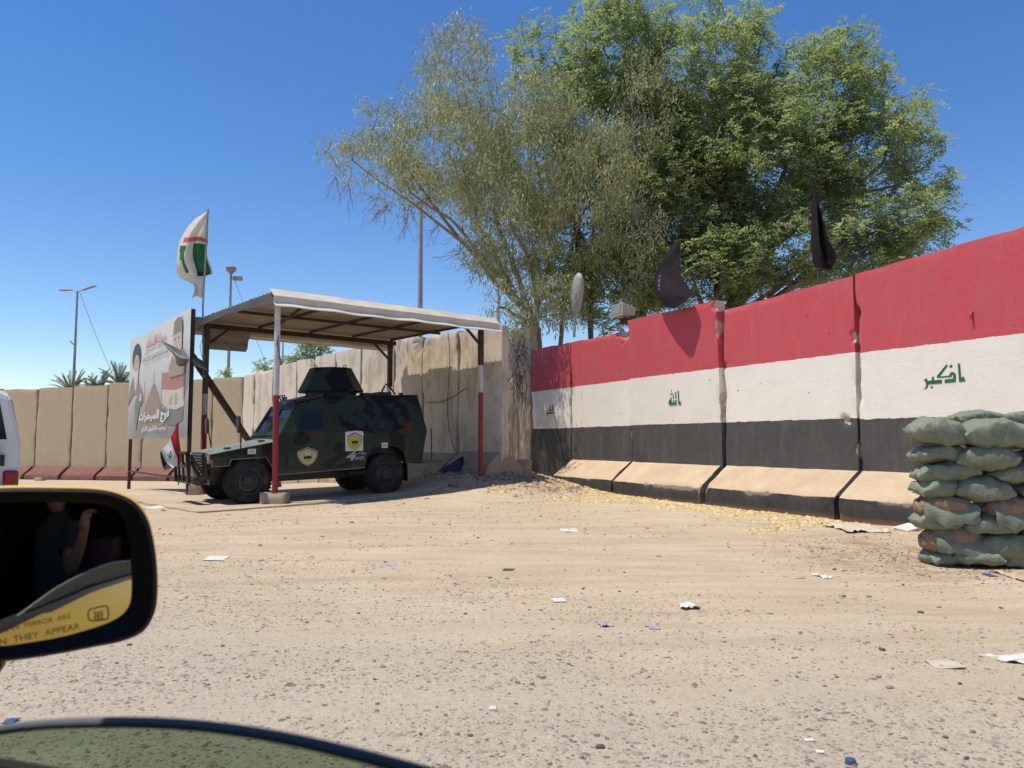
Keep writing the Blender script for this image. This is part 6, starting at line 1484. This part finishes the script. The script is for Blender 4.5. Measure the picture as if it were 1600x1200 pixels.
MB().grid(np.array(Gp_)).build('window_pane', gl_mat(), door, smooth=180, fix=False)
MB().tube([tuple(q) for q in E_], .0042, 8).build('pane_edge', simple('ground_glass_edge', (.09, .10, .098), (.11, .12, .115), 20, .6), door, smooth=60)
# cabin: roof, pillars, seats, far side
cab = MB()
def slab(a, b, c, d, n, th=.03): cab.prism([cw(*a), cw(*b), cw(*c), cw(*d)], tuple(Fd * n[0] * th + Rd * n[1] * th + np.array([0, 0, n[2] * th])))
slab((-1.9, .30, 1.69), (.75, .30, 1.69), (.75, -1.15, 1.69), (-1.9, -1.15, 1.69), (0, 0, 1))
slab((-1.9, -1.15, .3), (1.2, -1.15, .3), (1.2, -1.15, 1.69), (-1.9, -1.15, 1.69), (0, -1, 0))
slab((-1.9, .33, .3), (-1.9, -1.15, .3), (-1.9, -1.15, 1.69), (-1.9, .33, 1.69), (-1, 0, 0))
slab((-1.9, .33, .3), (1.2, .33, .3), (1.2, -1.15, .3), (-1.9, -1.15, .3), (0, 0, -1))
slab((-.75, .30, .3), (-1.9, .30, .3), (-1.9, .30, 1.69), (-.75, .30, 1.69), (0, 1, 0))
slab((1.2, .30, .3), (1.2, -1.15, .3), (1.2, -1.15, 1.0), (1.2, .30, 1.0), (1, 0, 0))
cab.build('cabin_lining', interior, car)
rfp = MB().prism([cw(-1.95, .31, 1.722), cw(.78, .31, 1.722), cw(.78, -1.18, 1.722), cw(-1.95, -1.18, 1.722)], (0, 0, .03)).build('roof', ypaint, car, bevel=.01)
seat = MB(); seat.prism([cw(-.42, -.02, .45), cw(-.62, -.02, 1.15), cw(-.75, -.02, 1.15), cw(-.60, -.02, .45)], tuple(Rd * -.5)); seat.build('seat_back', simple('maroon_seat', (.05, .012, .014), (.035, .01, .012), 6, .8), car, bevel=.03)
# side mirror
mn = -ray(140, 740); mn /= np.linalg.norm(mn); MC = at(100, 900, 1.05)
ex = np.cross([0, 0, 1.], mn); ex /= np.linalg.norm(ex); ey = np.cross(mn, ex); RAD = 1.0
def onm(px, py):
    r = ray(px, py); q = CAMP + r * (np.dot(MC - CAMP, mn) / np.dot(r, mn)) - MC; return np.array([q @ ex, q @ ey])
def mw(a, b, d=0.): return MC + ex * a + ey * b + mn * d
outer = [(-150, 790), (-100, 768), (0, 761), (90, 761), (150, 763), (185, 770), (213, 785), (231, 812), (241, 850), (246, 890), (246, 935), (239, 965), (222, 988), (190, 1002), (150, 1010), (100, 1020), (50, 1028), (0, 1034), (-80, 1040), (-140, 1020), (-165, 930), (-165, 850)]
glass = [(-125, 810), (-90, 788), (0, 783), (80, 783), (140, 785), (170, 790), (188, 801), (198, 822), (203, 850), (206, 890), (207, 925), (204, 946), (193, 962), (170, 975), (140, 985), (100, 996), (50, 1006), (0, 1014), (-70, 1018), (-115, 1000), (-135, 930), (-135, 850)]
def closed(P, n): P = np.array(P, float); P = np.vstack([P, P[:1]]); return crspline(P, n + 1)[:-1]
OU = closed([onm(*p) for p in outer], 88); GLs = closed([onm(*p) for p in glass], 88); ctr = GLs.mean(0); octr = OU.mean(0)
mirror = empty_parent = None
shell = MB(); rings = []
for sc_, d_ in ((.985, .004), (1.0, -.002), (1.012, -.016), (1.0, -.05), (.93, -.09), (.78, -.12), (.5, -.14), (.2, -.147)):
    rings.append([tuple(mw(*(octr + (q - octr) * sc_), d_)) for q in OU])
shell.loft(rings, cap=(False, True)); mirror = shell.build('side_mirror', ypaint, car, smooth=60)
bz = MB(); bz.loft([[tuple(mw(*(octr + (q - octr) * .992), .006)) for q in OU], [tuple(mw(*(octr + (q - octr) * .95), .012)) for q in OU], [tuple(mw(*(.35 * o_ + .65 * g_), .008)) for o_, g_ in zip(OU, GLs)], [tuple(mw(*g_, -.006)) for g_ in GLs], [tuple(mw(*(ctr + (g_ - ctr) * .97), -.012)) for g_ in GLs]], cap=(False, False)); bz.build('mirror_bezel', MAT['bezel'], mirror, smooth=60)
sag = lambda a, b: -(a * a + b * b) / (2 * RAD)
mg = MB(); V = [tuple(mw(*ctr, sag(*ctr) - .004))]; nR = 16
for k in range(1, nR + 1):
    for q in GLs:
        p_ = ctr + (q - ctr) * k / nR; V.append(tuple(mw(*p_, sag(*p_) - .004)))
nn = len(GLs); F = [(0, 1 + j, 1 + (j + 1) % nn) for j in range(nn)] + [(1 + (k - 1) * nn + j, 1 + k * nn + j, 1 + k * nn + (j + 1) % nn, 1 + (k - 1) * nn + (j + 1) % nn) for k in range(1, nR) for j in range(nn)]
mg.add(V, F)
tm = NT('mirror_glass'); tm.out((.98, .95, .90), .012, metal=1.0)
mgo = mg.build('mirror_glass', tm.m, mirror, smooth=180)
etch = simple('etched_lettering', (.30, .18, .04), (.26, .15, .03), 20, .6)
def mtext(body, px_end, py_end, cap_px, slope):
    """right-aligned engraving that ends at the given place on the glass"""
    V, F, asp = text_mesh(body, .0, 3); h_ = cap_px * 1.05 / FPX; w_ = asp * h_; e = onm(px_end, py_end); ca, sa = math.cos(slope), math.sin(slope)
    P = []
    for u, v, _ in V:
        a = (u - 1) * w_; b = v * h_; x = e[0] + a * ca - b * sa; y = e[1] + a * sa + b * ca; P.append(tuple(mw(x, y, sag(x, y) - .004 + .0006)))
    m = MB().add(P, F); return m.build('etched_lettering', etch, mirror, fix=False)
mtext('OBJECTS IN  MIRROR  ARE', 111, 969, 9.5, R(7.5)); mtext('CLOSER  THAN  THEY  APPEAR', 125, 984, 9.5, R(7.0))
ic = MB()
def iloop(P, wd):
    P = np.array(P)
    for a, b in zip(P[:-1], P[1:]):
        d = b - a; d /= np.linalg.norm(d); nrm = np.array([-d[1], d[0]]) * wd; a2 = a - d * wd * .4; b2 = b + d * wd * .4
        ic.add([tuple(mw(*q, sag(*q) - .004 + .0007)) for q in (a2 - nrm, b2 - nrm, b2 + nrm, a2 + nrm)], [(0, 1, 2, 3)])
iloop(closed([onm(*p) for p in ((141, 953), (165, 948), (169, 953), (169, 966), (164, 969.5), (144, 971), (138.5, 968), (138, 958))], 30).tolist() + [onm(*(141, 953)).tolist()], .0009)
for x in (149, 154, 159): iloop([onm(x + 1.6 * math.sin(t * 3.1), 970 - t * 3.4 + (154 - x) * .1) for t in np.linspace(0, 4, 9)], .0008)
ic.build('heater_symbol', etch, mirror, fix=False)
MB().loft([[cw(f, p_, z) for f, z in ((1.10, .86), (1.2, .86), (1.22, .93), (1.12, .94))] for p_ in (.38, .60)]).build('mirror_arm', MAT['black_plastic'], mirror, bevel=.01)

# ================================================================== the photographer's raised arm, seen only in the mirror
def skin_mesh(name, verts, edges, radii, mat, parent, root=0, sub=2):
    me = bpy.data.meshes.new(name); me.from_pydata([tuple(v) for v in verts], edges, []); o = bpy.data.objects.new(name, me); COL.objects.link(o)
    o.modifiers.new('skin', 'SKIN'); sb_ = o.modifiers.new('sub', 'SUBSURF'); sb_.levels = sub; sb_.render_levels = sub
    for v, r_ in zip(me.skin_vertices[0].data, radii): v.radius = (r_, r_) if not isinstance(r_, tuple) else r_
    me.skin_vertices[0].data[root].use_root = True
    em = bpy.data.meshes.new_from_object(o.evaluated_get(bpy.context.evaluated_depsgraph_get())); em.materials.clear()
    bpy.data.objects.remove(o); return link_mesh(em, name, mat, parent, smooth=180)
skin_m = simple('skin', (.17, .09, .06), (.14, .075, .05), 12, .6)
person = empty('person', cw(-.45, -.30, .95), label='passenger with one bare arm raised, dimly reflected in the side mirror', cat='person')
pc = np.array(cw(-.45, -.30, .95))
def pv(f, p, z): return np.array(cw(f, p, z)) - pc
palm_ = pv(-.10, .0, 1.215); wrist = pv(-.135, -.035, 1.135); vs = [pv(-.49, -.34, 1.22), pv(-.37, -.27, .98), pv(-.22, -.16, .90), pv(-.19, -.10, 1.02), wrist, palm_]; es = [(0, 1), (1, 2), (2, 3), (3, 4), (4, 5)]; rs = [.06, .05, .042, .042, .030, (.036, .020)]
for k in range(4):
    o1 = Fd * (-.045 + .026 * k) ; b0_ = len(vs); L_ = (.030, .036, .034, .027)[k]
    kn = palm_ + o1 * .95 + np.array([0, 0, .035]) - Rd * .004; vs += [kn, kn + np.array([0, 0, L_]) + Rd * .012, kn + np.array([0, 0, L_ * 1.35]) + Rd * .034, kn + np.array([0, 0, L_ * 1.0]) + Rd * .052]; es += [(5, b0_), (b0_, b0_ + 1), (b0_ + 1, b0_ + 2), (b0_ + 2, b0_ + 3)]; rs += [.0105, .0095, .0085, .0075]
b0_ = len(vs); th = palm_ + Fd * .045 + np.array([0, 0, -.02]); vs += [th, th + Fd * .025 + np.array([0, 0, .022]) + Rd * .01, th + Fd * .032 + np.array([0, 0, .045]) + Rd * .03]; es += [(5, b0_), (b0_, b0_ + 1), (b0_ + 1, b0_ + 2)]; rs += [.013, .011, .009]
skin_mesh('arm', vs, es, rs, skin_m, person)
sl_ = MB(); a_ = pv(-.49, -.34, 1.22); b_ = pv(-.40, -.29, 1.04); sl_.tube([a_ + (a_ - b_) * .2, a_, (a_ + b_) / 2, b_], [.085, .08, .078, .082], 16, cap=False); sl_.build('sleeve', simple('black_shirt', (.015, .015, .016), (.02, .02, .02), 8, .9), person, smooth=60)
tb_ = MB(); tb_.loft([[tuple(pv(-.52 + fx * math.cos(a), -.48 + py_ * math.sin(a), z)) for a in np.linspace(0, 2 * math.pi, 18, endpoint=False)] for z, fx, py_ in ((.45, .13, .18), (.7, .12, .17), (1.05, .12, .2), (1.26, .10, .19), (1.34, .07, .10), (1.41, .055, .06))]); tb_.build('shirt', simple('black_shirt_body', (.015, .015, .016), (.02, .02, .02), 8, .9), person, smooth=60)
hd = MB(); hd.loft([[tuple(pv(-.50 + fx * math.cos(a) + off, -.48 + py_ * math.sin(a), z)) for a in np.linspace(0, 2 * math.pi, 18, endpoint=False)] for z, fx, py_, off in ((1.39, .05, .05, 0), (1.44, .07, .06, .02), (1.50, .09, .072, .015), (1.56, .10, .078, 0), (1.62, .085, .068, -.005), (1.66, .04, .035, -.01))]); hd.build('head', skin_m, person, smooth=60)
